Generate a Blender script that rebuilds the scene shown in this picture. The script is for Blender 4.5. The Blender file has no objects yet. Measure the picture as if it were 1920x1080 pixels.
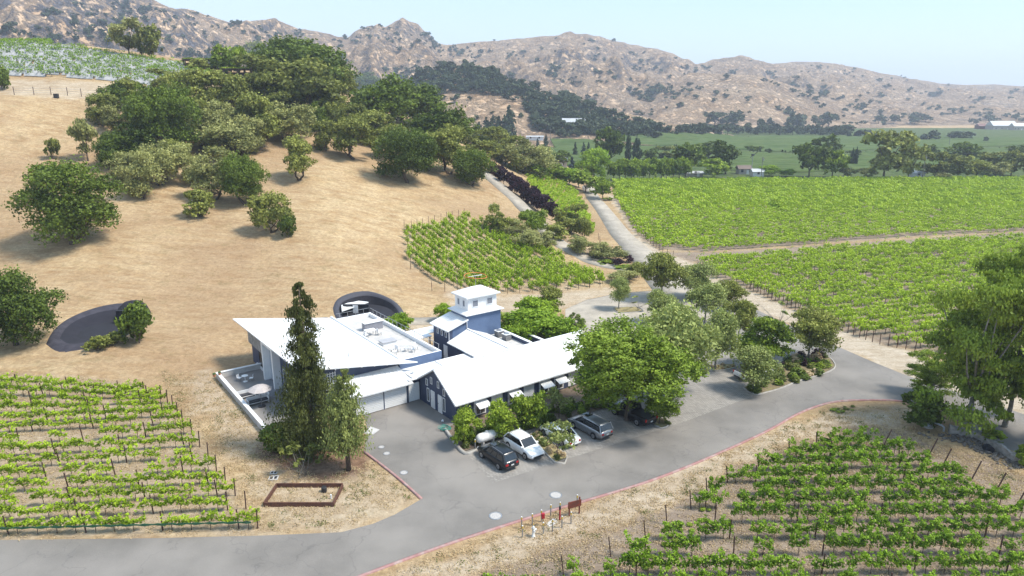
import bpy, bmesh, math, random
import numpy as np
from mathutils import Vector, Matrix
from mathutils.geometry import tessellate_polygon
C = bpy.context.scene.collection
SC = bpy.context.scene
R = math.radians
# ------------------------------------------------------------------ camera, sky, sun, exposure
H = 33.0
F = 1280.0
PITCH = math.atan((540-195)/F)
cp, sp = math.cos(PITCH), math.sin(PITCH)
cam = bpy.data.cameras.new('camera'); camo = bpy.data.objects.new('camera', cam); C.objects.link(camo)
camo.location = (0, 0, H); camo.rotation_euler = (R(90)-PITCH, 0, 0)
cam.sensor_width = 36; cam.lens = 36*F/1920; cam.clip_start = 0.5; cam.clip_end = 9000
SC.camera = camo
SUN_EL, SUN_AZ = 56.0, 100.0          # azimuth measured clockwise from +Y (view direction)
world = bpy.data.worlds.new('World'); SC.world = world; world.use_nodes = True
wn = world.node_tree.nodes; wl = world.node_tree.links
sky = wn.new('ShaderNodeTexSky'); sky.sky_type = 'NISHITA'; sky.sun_disc = False
sky.sun_elevation = R(SUN_EL); sky.sun_rotation = R(SUN_AZ); sky.air_density = 1.0; sky.dust_density = 1.2; sky.ozone_density = 1.6
bg = wn['Background']; bg.inputs[1].default_value = 0.14
def wm(op, a, b=None, clamp=False):
    n = wn.new('ShaderNodeMath'); n.operation = op; n.use_clamp = clamp
    for i_, v in enumerate((a, b)):
        if v is None: continue
        if isinstance(v, (int, float)): n.inputs[i_].default_value = v
        else: wl.new(v, n.inputs[i_])
    return n.outputs[0]
def wmix(f_, a, b):
    n = wn.new('ShaderNodeMix'); n.data_type = 'RGBA'
    for s_, v in ((n.inputs[0], f_), (n.inputs[6], a), (n.inputs[7], b)):
        if isinstance(v, (int, float)): s_.default_value = v
        elif isinstance(v, tuple): s_.default_value = (*v, 1)
        else: wl.new(v, s_)
    return n.outputs[2]
tcw = wn.new('ShaderNodeTexCoord'); sxy = wn.new('ShaderNodeSeparateXYZ'); wl.new(tcw.outputs['Generated'], sxy.inputs[0])
elev = wm('MULTIPLY', sxy.outputs[2], 5.0, True); side_ = wm('ADD', wm('MULTIPLY', sxy.outputs[0], .8), .45, True)
grad = wmix(elev, (3.1,3.40,3.7), wmix(side_, (2.3,2.9,3.6), (1.2,2.45,3.8)))
wl.new(wmix(.78, sky.outputs[0], grad), bg.inputs[0])
sund = bpy.data.lights.new('sun', 'SUN'); sund.energy = 2.7; sund.angle = R(12.0); sund.color = (1, .94, .83)
suno = bpy.data.objects.new('sun', sund); C.objects.link(suno)
sv = Vector((math.sin(R(SUN_AZ))*math.cos(R(SUN_EL)), math.cos(R(SUN_AZ))*math.cos(R(SUN_EL)), math.sin(R(SUN_EL))))
suno.rotation_euler = sv.to_track_quat('Z', 'Y').to_euler(); suno.location = (60, 20, 120)
SC.view_settings.view_transform = 'Standard'; SC.view_settings.look = 'None'
SC.view_settings.exposure = 1.25; SC.view_settings.gamma = 1
try:
    SC.cycles.max_bounces = 6; SC.cycles.transparent_max_bounces = 4; SC.cycles.volume_bounces = 0
except Exception: pass

# ------------------------------------------------------------------ noise
_rs = np.random.RandomState(7)
_perm = _rs.permutation(512); _gr = _rs.rand(512)*2*np.pi
_gx, _gy = np.cos(_gr), np.sin(_gr)
def perlin(x, y):
    x = np.asarray(x, float); y = np.asarray(y, float)
    xi = np.floor(x).astype(int); yi = np.floor(y).astype(int); xf = x-xi; yf = y-yi
    u = xf*xf*xf*(xf*(xf*6-15)+10); v = yf*yf*yf*(yf*(yf*6-15)+10)
    def g(a, b, dx, dy):
        h = _perm[(_perm[a % 512]+b) % 512]; return _gx[h]*dx+_gy[h]*dy
    a = g(xi, yi, xf, yf); b = g(xi+1, yi, xf-1, yf); c = g(xi, yi+1, xf, yf-1); d = g(xi+1, yi+1, xf-1, yf-1)
    return 1.4*((a*(1-u)+b*u)*(1-v)+(c*(1-u)+d*u)*v)
def fbm(x, y, o=4):
    s = 0; a = 1
    for k in range(o): s = s+a*perlin(x*2**k+13*k, y*2**k-7*k); a *= .5
    return s
def ridged(x, y, o=4):
    s = 0; a = 1
    for k in range(o): s = s+a*(1-2*np.abs(perlin(x*2**k+5*k, y*2**k+9*k))); a *= .5
    return s
def smooth(t): t = np.clip(t, 0, 1); return t*t*(3-2*t)

# ------------------------------------------------------------------ pixel <-> world
def ray(px, py):
    v = 540-py
    return (px-960, F*cp+v*sp, -F*sp+v*cp)
def PZ(px, py, z=0.0):
    d = ray(px, py); t = (z-H)/d[2]; return (d[0]*t, d[1]*t, z)
def PY(px, py, Y):
    d = ray(px, py); t = Y/d[1]; return (d[0]*t, Y, H+d[2]*t)
def proj(x, y, z):
    c = y*cp+(H-z)*sp; u = y*sp-(H-z)*cp
    return 960+F*x/c, 540-F*u/c, c

# ------------------------------------------------------------------ terrain
_cz = [  # px, py, z  (ground points with a known height)
 (0,1000,0),(480,1000,0),(0,850,0),(400,850,0),(0,740,.6),(0,690,1.4),(260,730,.2),(120,645,2.3),(260,642,1.8),(400,700,0),(490,690,0),(430,620,1.6),
 (640,600,1.6),(560,600,1.6),(760,580,1.2),(900,560,.5),(1000,555,0),(1130,537,0),(600,760,0),(750,760,0),(900,800,0),
 (900,660,0),(1060,600,0),(1200,560,0),(1150,500,0),(1200,505,0),(1300,600,0),(1500,650,0),(1700,900,0),(1300,950,0),(960,1060,0),(1900,1050,0),
 (1900,700,0),(1900,500,0),(1500,450,0),(1150,430,0),(1110,375,0),(1130,350,0),(1900,340,0),(1500,340,0),(1300,340,0),(1200,480,0)]
_cy = [  # px, py, Y
 (0,590,96),(0,500,112),(0,420,130),(0,300,155),(0,170,200),(0,100,245),(0,80,275),
 (150,540,104),(150,450,122),(150,350,146),(150,250,174),(150,150,215),(150,88,268),
 (300,560,104),(300,450,126),(300,350,150),(300,250,180),(300,160,218),(300,115,262),
 (450,545,108),(450,450,128),(450,350,156),(450,250,190),(450,170,225),(450,135,255),
 (600,530,112),(600,430,134),(600,340,164),(600,260,200),(600,180,245),(540,140,262),
 (760,510,122),(765,440,142),(750,350,172),(780,290,205),(700,220,245),(760,245,240),
 (870,405,158),(850,330,190),(850,290,225),(900,370,180),(930,345,195),(1000,400,178),(1040,450,156),(950,500,134),
 (920,300,238),(1000,345,240),(1000,325,262),(1080,385,222),(1060,345,262),(1110,440,186)]
_pts = [PZ(*q) for q in _cz]+[PY(*q) for q in _cy]
_pts += [(-140,180,34),(-210,260,52),(-260,340,45),(-330,200,40),(-180,120,22),(-140,80,7),(-120,40,2),(-90,10,0),(-250,60,10),(0,-60,0),(150,-40,0),
         (-100,340,38),(-40,350,20),(20,340,3),(-150,430,20),(60,420,0),(200,400,0),(-60,450,5),(-350,420,25),(320,200,0),(320,0,0),(-60,10,0)]
_P = np.array(_pts); _P[:,2] += .5*(_P[:,2] > .05)
def _k(r2): return r2*np.log(np.maximum(r2, 1e-9))
_A = _P[:,None,:2]/100-_P[None,:,:2]/100; _K = _k((_A**2).sum(-1))+np.eye(len(_P))*.004
_N = len(_P); _M = np.zeros((_N+3, _N+3)); _M[:_N,:_N] = _K
_M[:_N,_N] = 1; _M[:_N,_N+1:] = _P[:,:2]/100; _M[_N:,:_N] = _M[:_N,_N:].T
_W = np.linalg.solve(_M, np.concatenate([_P[:,2], [0,0,0]]))
def near_h(x, y):
    x = np.asarray(x, float); y = np.asarray(y, float); sh = x.shape; x = x.ravel(); y = y.ravel()
    out = np.zeros(x.size)
    m = (y > -80) & (y < 560) & (x > -480) & (x < 330)
    idx = np.where(m)[0]
    for s in range(0, idx.size, 20000):
        i = idx[s:s+20000]
        r2 = (x[i,None]/100-_P[None,:,0]/100)**2+(y[i,None]/100-_P[None,:,1]/100)**2
        out[i] = _k(r2)@_W[:_N]+_W[_N]+_W[_N+1]*x[i]/100+_W[_N+2]*y[i]/100
    out = np.clip(out-.5, 0, 62)
    out = np.where(out < .5, out*out, out-.25)
    w = (1-smooth((y-400)/150))*(1-smooth((-x-330)/140))*smooth((y+70)/60)*(1-smooth((x-40)/60)*smooth(1-(y-0)/700))
    out = out*w
    out = out+np.where(out > .6, 1, out/.6)*(.35*perlin(x/23, y/23)+.12*perlin(x/7, y/7))*np.where(out > 0, 1, 0)
    return out.reshape(sh)
def _lay(px, tab): a = np.array(tab, float); return np.interp(px, a[:,0], a[:,1])
LAYERS = [
 dict(sky=[(-900,60),(-300,-60),(0,-75),(200,-55),(330,0),(370,14),(400,25),(440,38),(470,46),(490,42),(520,37),(545,46),(570,54),(600,52),(640,66),(660,70),(672,58),(690,52),(705,46),(722,50),(740,42),(762,38),(775,44),(790,48),(800,60),(812,68),(822,80),(850,83),(900,78),(950,74),(1000,70),(1040,67),(1095,63),(1120,70),(1150,78),(1200,88),(1255,99),(1265,104),(1300,122),(1330,114),(1380,106),(1420,114),(1440,119),(1500,115),(1560,119),(1600,126),(1640,136),(1700,147),(1760,156),(1800,159),(1860,158),(1920,162),(2400,150),(3000,120)],
      yr=[(-900,900),(0,1150),(330,1300),(700,1650),(1100,1900),(1300,2000),(1900,2500),(3000,2600)], yb=[(-900,450),(0,520),(330,600),(700,800),(1100,900),(1300,980),(1920,1150),(3000,1200)], n=1.0),
 dict(sky=[(560,230),(640,205),(700,182),(760,150),(800,135),(860,120),(900,126),(940,140),(1000,166),(1060,182),(1100,194),(1200,216),(1300,238),(1340,246),(1400,262)],
      yr=[(0,780),(860,780),(1100,720),(1300,700)], yb=[(0,560),(860,560),(1100,540),(1340,600)], n=.35),
 dict(sky=[(1100,222),(1180,186),(1250,150),(1290,136),(1340,138),(1400,140),(1450,150),(1500,166),(1530,176),(1600,200),(1680,224),(1760,242),(1800,250),(1900,262)],
      yr=[(0,1320),(3000,1320)], yb=[(0,900),(1300,900),(1800,1000),(3000,1000)], n=.7),
]
def far_h(x, y):
    x = np.asarray(x, float); y = np.asarray(y, float)
    ys = np.maximum(y, 50.); px = 960+F*x/ys/cp; out = np.zeros_like(ys)
    rr = .75*ridged(x/230, y/620, 3)+.45*ridged(x/95+7, y/210, 3); f2 = fbm(x/90, y/90, 4); bb = fbm(x/600+3, y/600, 2)
    for L in LAYERS:
        py = _lay(px, L['sky']); yr = _lay(px, L['yr']); yb = _lay(px, L['yb'])
        hr = np.maximum(H+yr*np.tan(np.arctan((540-py)/F)-PITCH), 0)
        t = (y-yb)/(yr-yb); tt = np.clip(t, 0, 1)
        base = hr*(.45*tt+.55*tt**1.7)*np.where(t > 1, np.clip(1-(t-1)*.8, .15, 1), 1)
        amp = hr*L['n']*(4*tt*(1-tt)*.8+.0)
        h = base+amp*(.26*rr+.10*bb-.12)+hr*.055*f2*smooth(tt*4)*L['n']*(1-smooth((tt-.85)/.15)*np.where(px < 850, .25, .7))
        h = np.where(t > 0, np.maximum(h, 0), 0)
        out = np.maximum(out, h*smooth((y-420)/100))
    return out
def HT(x, y): return np.maximum(near_h(x, y), far_h(x, y))
def hz(x, y): return float(HT(np.array([x]), np.array([y]))[0])
def G(pts, tmax=3500):
    """ground points under picture points (arrays); returns Nx3"""
    pts = np.array(pts, float).reshape(-1, 2); v = 540-pts[:,1]
    dx = pts[:,0]-960; dy = F*cp+v*sp; dz = -F*sp+v*cp
    Y = np.geomspace(25, tmax, 420)[None,:]; t = Y/dy[:,None]
    X = dx[:,None]*t; Z = H+dz[:,None]*t
    D = Z-HT(X, np.broadcast_to(Y, X.shape)); below = D < 0
    k = np.argmax(below, 1); ok = below.any(1); k = np.clip(np.where(ok, k, Y.shape[1]-1), 1, None); n = np.arange(len(pts))
    Y0 = Y[0,k-1]; Y1 = Y[0,k]; 
    for _ in range(5):
        m = (Y0+Y1)/2; tm = m/dy; dm = H+dz*tm-HT(dx*tm, m)
        Y1 = np.where(dm < 0, m, Y1); Y0 = np.where(dm < 0, Y0, m)
    m = (Y0+Y1)/2; t = m/dy
    out = np.stack([dx*t, m, HT(dx*t, m)], 1)
    return out
def g1(px, py): return tuple(G([(px, py)])[0])

# ------------------------------------------------------------------ object helpers
def meta(o, label=None, cat=None, group=None, kind=None):
    if label: o['label'] = label
    if cat: o['category'] = cat
    if group: o['group'] = group
    if kind: o['kind'] = kind
    return o
def empty(name, loc=(0,0,0), rz=0, label=None, cat=None, group=None):
    o = bpy.data.objects.new(name, None); o.empty_display_size = .3; C.objects.link(o)
    o.location = loc; o.rotation_euler = (0, 0, rz); return meta(o, label, cat, group)
def link(name, me, parent=None, m=None):
    o = bpy.data.objects.new(name, me)
    if m is not None and not me.materials: me.materials.append(m)
    C.objects.link(o)
    if parent is not None: o.parent = parent
    return o
def np_mesh(name, V, Fq, smoothf=False, tint=None):
    """V Nx3, Fq MxK faces (all same size)"""
    me = bpy.data.meshes.new(name); V = np.asarray(V, np.float32); Fq = np.asarray(Fq, np.int32)
    me.vertices.add(len(V)); me.vertices.foreach_set('co', V.ravel())
    k = Fq.shape[1]; me.loops.add(Fq.size); me.loops.foreach_set('vertex_index', Fq.ravel())
    me.polygons.add(len(Fq)); me.polygons.foreach_set('loop_start', np.arange(0, Fq.size, k, dtype=np.int32))
    if smoothf: me.polygons.foreach_set('use_smooth', np.ones(len(Fq), bool))
    if tint is not None:
        a = me.attributes.new('tint', 'FLOAT', 'FACE'); a.data.foreach_set('value', np.asarray(tint, np.float32))
    me.update(calc_edges=True); me.validate(); return me
class MB:
    def __init__(s): s.v = []; s.f = []
    def add(s, vs, fs, M=None):
        o = len(s.v)
        for p in vs:
            p = Vector(p); s.v.append(tuple(M @ p) if M is not None else tuple(p))
        for f in fs: s.f.append([i+o for i in f])
        return s
    def box(s, x0, x1, y0, y1, z0, z1, M=None):
        vs = [(x0,y0,z0),(x1,y0,z0),(x1,y1,z0),(x0,y1,z0),(x0,y0,z1),(x1,y0,z1),(x1,y1,z1),(x0,y1,z1)]
        return s.add(vs, [(0,3,2,1),(4,5,6,7),(0,1,5,4),(1,2,6,5),(2,3,7,6),(3,0,4,7)], M)
    def hexa(s, b, t):   # bottom 4 pts ccw, top 4
        return s.add(list(b)+list(t), [(0,3,2,1),(4,5,6,7),(0,1,5,4),(1,2,6,5),(2,3,7,6),(3,0,4,7)])
    def prism(s, poly, z0, z1):
        n = len(poly); vs = [(p[0],p[1],z0) for p in poly]+[(p[0],p[1],z1) for p in poly]
        return s.add(vs, [tuple(range(n))[::-1], tuple(range(n,2*n))]+[(i,(i+1)%n,n+(i+1)%n,n+i) for i in range(n)])
    def tube(s, pts, rad, n=7, cap=True):
        pts = [Vector(p) for p in pts]
        if not hasattr(rad, '__len__'): rad = [rad]*len(pts)
        o = len(s.v); up = Vector((0,0,1))
        for i, p in enumerate(pts):
            d = (pts[min(i+1,len(pts)-1)]-pts[max(i-1,0)]).normalized()
            a = d.cross(up if abs(d.z) < .95 else Vector((1,0,0))).normalized(); b = d.cross(a)
            for k in range(n):
                w = 2*math.pi*k/n; s.v.append(tuple(p+(a*math.cos(w)+b*math.sin(w))*rad[i]))
        for i in range(len(pts)-1):
            for k in range(n): s.f.append([o+i*n+k, o+i*n+(k+1)%n, o+(i+1)*n+(k+1)%n, o+(i+1)*n+k])
        if cap:
            s.f.append([o+k for k in range(n)][::-1]); s.f.append([o+(len(pts)-1)*n+k for k in range(n)])
        return s
    def cyl(s, x, y, z0, z1, r, n=16, r2=None): return s.tube([(x,y,z0),(x,y,z1)], [r, r if r2 is None else r2], n)
    def lathe(s, prof, n=20, c=(0,0,0)):
        o = len(s.v)
        for r, z in prof:
            for k in range(n): w = 2*math.pi*k/n; s.v.append((c[0]+r*math.cos(w), c[1]+r*math.sin(w), c[2]+z))
        for i in range(len(prof)-1):
            for k in range(n): s.f.append([o+i*n+k, o+i*n+(k+1)%n, o+(i+1)*n+(k+1)%n, o+(i+1)*n+k])
        return s
    def mesh(s, name, smoothf=False, bevel=0):
        me = bpy.data.meshes.new(name); me.from_pydata(s.v, [], s.f); me.update()
        bm = bmesh.new(); bm.from_mesh(me); bmesh.ops.recalc_face_normals(bm, faces=bm.faces)
        if bevel:
            bmesh.ops.bevel(bm, geom=[e for e in bm.edges if len(e.link_faces) == 2 and e.calc_face_angle(0) > .5], offset=bevel, segments=2, affect='EDGES', profile=.6)
        bm.to_mesh(me); bm.free()
        if smoothf: me.polygons.foreach_set('use_smooth', np.ones(len(me.polygons), bool))
        return me
    def build(s, name, m, parent=None, smoothf=False, bevel=0): return link(name, s.mesh(name, smoothf, bevel), parent, m)

# ------------------------------------------------------------------ materials
def mk(name):
    m = bpy.data.materials.new(name); m.use_nodes = True; nt = m.node_tree; b = nt.nodes['Principled BSDF']; return m, nt, b
def N(nt, t, **kw):
    n = nt.nodes.new(t)
    for k, v in kw.items(): setattr(n, k, v)
    return n
def noise_fac(nt, scale, detail=4, rough=.6, vec=None, lo=.35, hi=.65, stretch=None):
    tc = N(nt, 'ShaderNodeNewGeometry').outputs['Position'] if vec is None else vec
    if stretch:
        mp = N(nt, 'ShaderNodeMapping'); mp.inputs['Scale'].default_value = stretch; nt.links.new(tc, mp.inputs[0]); tc = mp.outputs[0]
    n = N(nt, 'ShaderNodeTexNoise'); n.inputs['Scale'].default_value = scale; n.inputs['Detail'].default_value = detail; n.inputs['Roughness'].default_value = rough
    nt.links.new(tc, n.inputs['Vector'])
    r = N(nt, 'ShaderNodeMapRange'); r.inputs[1].default_value = lo; r.inputs[2].default_value = hi; nt.links.new(n.outputs[0], r.inputs[0])
    return r.outputs[0]
def mix(nt, fac, a, b):
    n = N(nt, 'ShaderNodeMix', data_type='RGBA')
    for sock, v in ((n.inputs[0], fac), (n.inputs[6], a), (n.inputs[7], b)):
        if isinstance(v, (int, float)): sock.default_value = v
        elif isinstance(v, tuple): sock.default_value = (*v[:3], 1)
        else: nt.links.new(v, sock)
    return n.outputs[2]
def math_(nt, op, a, b=0.0):
    n = N(nt, 'ShaderNodeMath', operation=op, use_clamp=False)
    for s_, v in ((n.inputs[0], a), (n.inputs[1], b)):
        if isinstance(v, (int, float)): s_.default_value = v
        else: nt.links.new(v, s_)
    return n.outputs[0]
def bump(nt, b, h, strength=.4, dist=.05):
    n = N(nt, 'ShaderNodeBump'); n.inputs['Strength'].default_value = strength; n.inputs['Distance'].default_value = dist
    nt.links.new(h, n.inputs['Height']); nt.links.new(n.outputs[0], b.inputs['Normal'])
def M_(name, c1, c2=None, scale=2.0, rough=.7, metal=0, bmp=0, bdist=.02, stretch=None, spec=.5, local=False, c3=None, scale3=.3):
    m, nt, b = mk(name); b.inputs['Roughness'].default_value = rough; b.inputs['Metallic'].default_value = metal
    b.inputs['Specular IOR Level'].default_value = spec
    if c2 is None: c2 = tuple(v*.86 for v in c1)
    vec = N(nt, 'ShaderNodeTexCoord').outputs['Object'] if local else None
    f = noise_fac(nt, scale, vec=vec, stretch=stretch); col = mix(nt, f, c1, c2)
    if c3: col = mix(nt, noise_fac(nt, scale3, vec=vec, lo=.45, hi=.7), col, c3)
    nt.links.new(col, b.inputs['Base Color'])
    if bmp: bump(nt, b, f, bmp, bdist)
    return m
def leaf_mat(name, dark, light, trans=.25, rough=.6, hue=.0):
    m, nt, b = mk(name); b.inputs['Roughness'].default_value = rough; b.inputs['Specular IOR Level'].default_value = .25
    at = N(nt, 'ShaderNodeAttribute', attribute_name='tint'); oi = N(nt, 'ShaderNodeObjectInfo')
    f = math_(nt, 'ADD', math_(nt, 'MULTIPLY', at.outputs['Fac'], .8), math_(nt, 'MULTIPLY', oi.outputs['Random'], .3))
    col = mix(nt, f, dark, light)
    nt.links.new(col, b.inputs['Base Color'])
    tr = N(nt, 'ShaderNodeBsdfTranslucent'); nt.links.new(col, tr.inputs[0])
    ms = N(nt, 'ShaderNodeMixShader'); ms.inputs[0].default_value = trans
    nt.links.new(b.outputs[0], ms.inputs[1]); nt.links.new(tr.outputs[0], ms.inputs[2])
    nt.links.new(ms.outputs[0], nt.nodes['Material Output'].inputs[0])
    return m
WHITE = M_('white_roof_paint', (.80,.80,.80), (.72,.72,.73), .7, .45)
WHITE2 = M_('white_wall_paint', (.72,.72,.72), (.62,.62,.63), 1.5, .6)
NAVY = M_('navy_siding', (.045,.062,.115), (.035,.05,.095), 1.2, .6, stretch=(1,1,.15))
BLUE = M_('slate_blue_stucco', (.085,.13,.225), (.07,.11,.20), .8, .7)
DARK = M_('dark_void', (.012,.013,.02), None, 1, .5)
GLASS = M_('window_glass', (.03,.035,.045), (.05,.06,.07), .8, .08, spec=.8)
GREYM = M_('grey_metal', (.35,.36,.38), (.28,.29,.31), 3, .4, metal=.6)
CONC = M_('pale_concrete', (.50,.48,.46), (.40,.385,.37), 1.3, .85, bmp=.15)
STONE = M_('grey_stone', (.36,.34,.32), (.20,.19,.18), 2.5, .9, bmp=.6, bdist=.05)
RUST = M_('weathered_steel', (.13,.055,.035), (.07,.03,.022), 5, .85)
BARK = M_('bark', (.11,.08,.06), (.055,.042,.033), 6, .95, bmp=.5)
BARKP = M_('pale_bark', (.27,.25,.22), (.14,.13,.11), 4, .9, bmp=.4)
# ------------------------------------------------------------------ ground sheet with soil regions
def inpoly(x, y, poly):
    x = np.asarray(x); y = np.asarray(y); r = np.zeros(x.shape, bool); n = len(poly)
    for i in range(n):
        x0, y0 = poly[i][:2]; x1, y1 = poly[(i+1) % n][:2]
        c = ((y0 > y) != (y1 > y)); 
        with np.errstate(divide='ignore', invalid='ignore'): xx = (x1-x0)*(y-y0)/(y1-y0+1e-12)+x0
        r ^= c & (x < xx)
    return r
def polyG(px): return [tuple(p) for p in G(px)]
VINE_L = polyG([(-260,690),(0,700),(120,706),(265,720),(305,745),(350,800),(385,850),(430,905),(485,985),(480,1003),(-300,1016)])
VINE_R = polyG([(1600,800),(1690,806),(1745,835),(1820,850),(1890,880),(1990,930),(2100,1000),(2100,1180),(880,1180),(905,1072),(1040,1030),(1200,975),(1370,885),(1480,835)])
FIELD_A = polyG([(1155,372),(1150,340),(1990,336),(2150,345),(2150,420),(1925,432),(1700,445),(1500,459),(1345,471),(1240,470),(1195,440),(1170,400)])
FIELD_B = polyG([(1310,492),(1345,486),(1500,475),(1700,461),(1925,446),(2150,438),(2250,700),(1990,720),(1720,655),(1640,642),(1560,610),(1480,575),(1400,540),(1340,520)])
FIELD_GAP = polyG([(1240,472),(1345,473),(1925,434),(2150,424),(2150,437),(1925,446),(1345,486),(1300,492)])
BLOCK = polyG([(760,432),(870,408),(905,420),(960,452),(1040,478),(1085,505),(1135,522),(1130,537),(1040,545),(960,548),(860,545),(800,520),(768,500)])
STRIP = polyG([(985,332),(1030,330),(1082,362),(1100,395),(1118,445),(1092,440),(1040,405),(1010,375)])
TOPV = polyG([(-200,150),(0,147),(100,144),(250,158),(300,168),(385,172),(398,140),(330,118),(200,100),(100,86),(0,79),(-200,78)])
PALE = polyG([(1138,362),(1160,372),(1170,400),(1195,440),(1240,472),(1310,495),(1400,542),(1480,578),(1560,612),(1720,665),(1990,740),(1990,830),(1690,705),(1555,645),(1400,575),(1240,545),(1170,410)])
PALE2 = polyG([(640,600),(820,600),(850,545),(1000,552),(1140,540),(1190,548),(1060,575),(1000,580),(850,640),(640,640)])
PALE3 = polyG([(1000,990),(1300,870),(1540,775),(1680,760),(1740,800),(1600,800),(1480,830),(1370,880),(1200,970),(1040,1025),(880,1080),(700,1090)])
PALE4 = polyG([(400,690),(330,715),(420,820),(480,930),(500,1000),(640,995),(740,960),(780,930),(690,860),(600,880),(500,800)])
LITTER = polyG([(480,820),(520,800),(600,800),(690,840),(700,880),(640,900),(560,900),(500,870)])
PATH = polyG([(0,178),(0,150),(250,160),(300,185),(180,190)])
PURP = polyG([(925,325),(960,320),(1010,385),(1050,440),(1160,488),(1150,497),(1030,450),(985,400)])
def soft(x, y, poly, j):
    s = 0
    nx = perlin(x/3.1, y/3.1)*j; ny = perlin(x/3.1+40, y/3.1)*j
    for a, b in ((-.6,-.4),(.6,-.5),(-.3,.7),(.5,.5),(0,0)): s = s+inpoly(x+nx+a*j*.6, y+ny+b*j*.6, poly)
    return s/5.0
az = np.concatenate([np.linspace(-180,-56,14)[:-1], np.linspace(-56,56,620), np.linspace(56,180,14)[1:-1]])
rr = np.concatenate([[2,12,20], np.geomspace(26, 5200, 560)])
AA, RR = np.meshgrid(np.radians(az), rr, indexing='ij')
gx = RR*np.sin(AA); gy = RR*np.cos(AA); gz = np.zeros_like(gx)
gz = near_h(gx, gy)
na, nr = gx.shape
P1 = G([(100,640),(112,618),(135,600),(168,586),(205,577),(235,576),(256,590),(262,610),(240,622),(205,638),(165,647),(122,652)])
P2 = G([(633,578),(640,564),(662,554),(690,551),(716,558),(738,571),(750,590),(742,604),(715,612),(680,612),(650,606),(637,592)])
FLOOR = []
for Q, wrap in ((P1, 1.07), (P2, 1.07)):
    c = Q.mean(0)[:2]; inner = c+(Q[:,:2]-c)*wrap; fl = near_h(*Q[np.argmin(Q[:,1])][:2])-.15
    m = inpoly(gx, gy, inner); gz = np.where(m, np.minimum(gz, fl-.3), gz); FLOOR.append(float(fl))
V = np.stack([gx.ravel(), gy.ravel(), gz.ravel()], 1); V = np.concatenate([V, [[0,0,0]]])
i = np.arange(na)[:,None]; j = np.arange(nr-1)[None,:]; i2 = (i+1) % na
FQ = np.stack([(i*nr+j), (i*nr+j+1), (i2*nr+j+1)+0*j, (i2*nr+j)+0*j], -1).reshape(-1,4)
me = np_mesh('ground', V, FQ, True)
def setattr_v(me, name, val):
    a = me.attributes.new(name, 'FLOAT', 'POINT'); a.data.foreach_set('value', np.asarray(val, np.float32))
X, Y = V[:,0], V[:,1]
soil = np.clip(soft(X,Y,VINE_R,1.0)+soft(X,Y,FIELD_B,1.2)+soft(X,Y,FIELD_A,1.5)+.35*soft(X,Y,VINE_L,1.2)+.5*soft(X,Y,PURP,1)+soft(X,Y,FIELD_GAP,1), 0, 1)
pale = np.clip(soft(X,Y,PALE,1.3)+.7*soft(X,Y,PALE2,2.5)+.75*soft(X,Y,PALE3,1.2)+.55*soft(X,Y,PALE4,2.0)+.6*soft(X,Y,PATH,3)+.45*soft(X,Y,VINE_L,1.2)+.3*soft(X,Y,BLOCK,2), 0, 1)
green = smooth((Y-285)/20)*(X > 20)*(X < 900)*(near_h(X,Y) < .5)*(Y < 1000)
setattr_v(me, 'soil', soil); setattr_v(me, 'pale', pale); setattr_v(me, 'green', green); setattr_v(me, 'litter', soft(X,Y,LITTER,1.6))
gm, nt, b = mk('dry_grass_ground'); b.inputs['Roughness'].default_value = .95; b.inputs['Specular IOR Level'].default_value = .1
at = lambda n: N(nt, 'ShaderNodeAttribute', attribute_name=n).outputs['Fac']
fine = noise_fac(nt, 1.5, 7, .8, lo=.38, hi=.62); mid = noise_fac(nt, .16, 5, .65, lo=.35, hi=.65); big = noise_fac(nt, .03, 3, .5, lo=.4, hi=.62)
strk = noise_fac(nt, .55, 5, .7, lo=.38, hi=.62, stretch=(.35,1.1,1.1))
grass = mix(nt, mid, (.36,.23,.115), (.56,.405,.225)); grass = mix(nt, math_(nt,'MULTIPLY',strk,.75), grass, (.62,.485,.30)); grass = mix(nt, math_(nt,'MULTIPLY',big,.6), grass, (.34,.22,.13))
grass = mix(nt, math_(nt,'MULTIPLY',math_(nt,'SUBTRACT',1,fine),.55), grass, (.19,.12,.065))
gr2 = noise_fac(nt, .35, 5, .75, lo=.54, hi=.66)
grass = mix(nt, math_(nt,'MULTIPLY',gr2,.35), grass, (.17,.14,.06))
palec = mix(nt, strk, (.44,.36,.265), (.58,.50,.40)); palec = mix(nt, math_(nt,'MULTIPLY',math_(nt,'SUBTRACT',1,fine),.5), palec, (.30,.225,.15))
soilc = mix(nt, strk, (.19,.14,.105), (.30,.235,.18)); soilc = mix(nt, math_(nt,'MULTIPLY',fine,.5), soilc, (.36,.29,.225))
greenc = mix(nt, mid, (.05,.085,.025), (.11,.13,.045))
litc = mix(nt, fine, (.10,.05,.035), (.27,.16,.105))
col = mix(nt, at('pale'), grass, palec); col = mix(nt, at('soil'), col, soilc); col = mix(nt, math_(nt,'MULTIPLY',at('litter'),.85), col, litc); col = mix(nt, at('green'), col, greenc)
col = mix(nt, .03, col, (.02,.015,.01))
nt.links.new(col, b.inputs['Base Color'])
hgt = math_(nt, 'ADD', math_(nt,'MULTIPLY',fine,.6), strk); bump(nt, b, hgt, .6, .28)
GROUND = link('ground', me, None, gm); meta(GROUND, 'dry golden grass hillside and bare vineyard soil covering the valley', None, None, 'structure')

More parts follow.
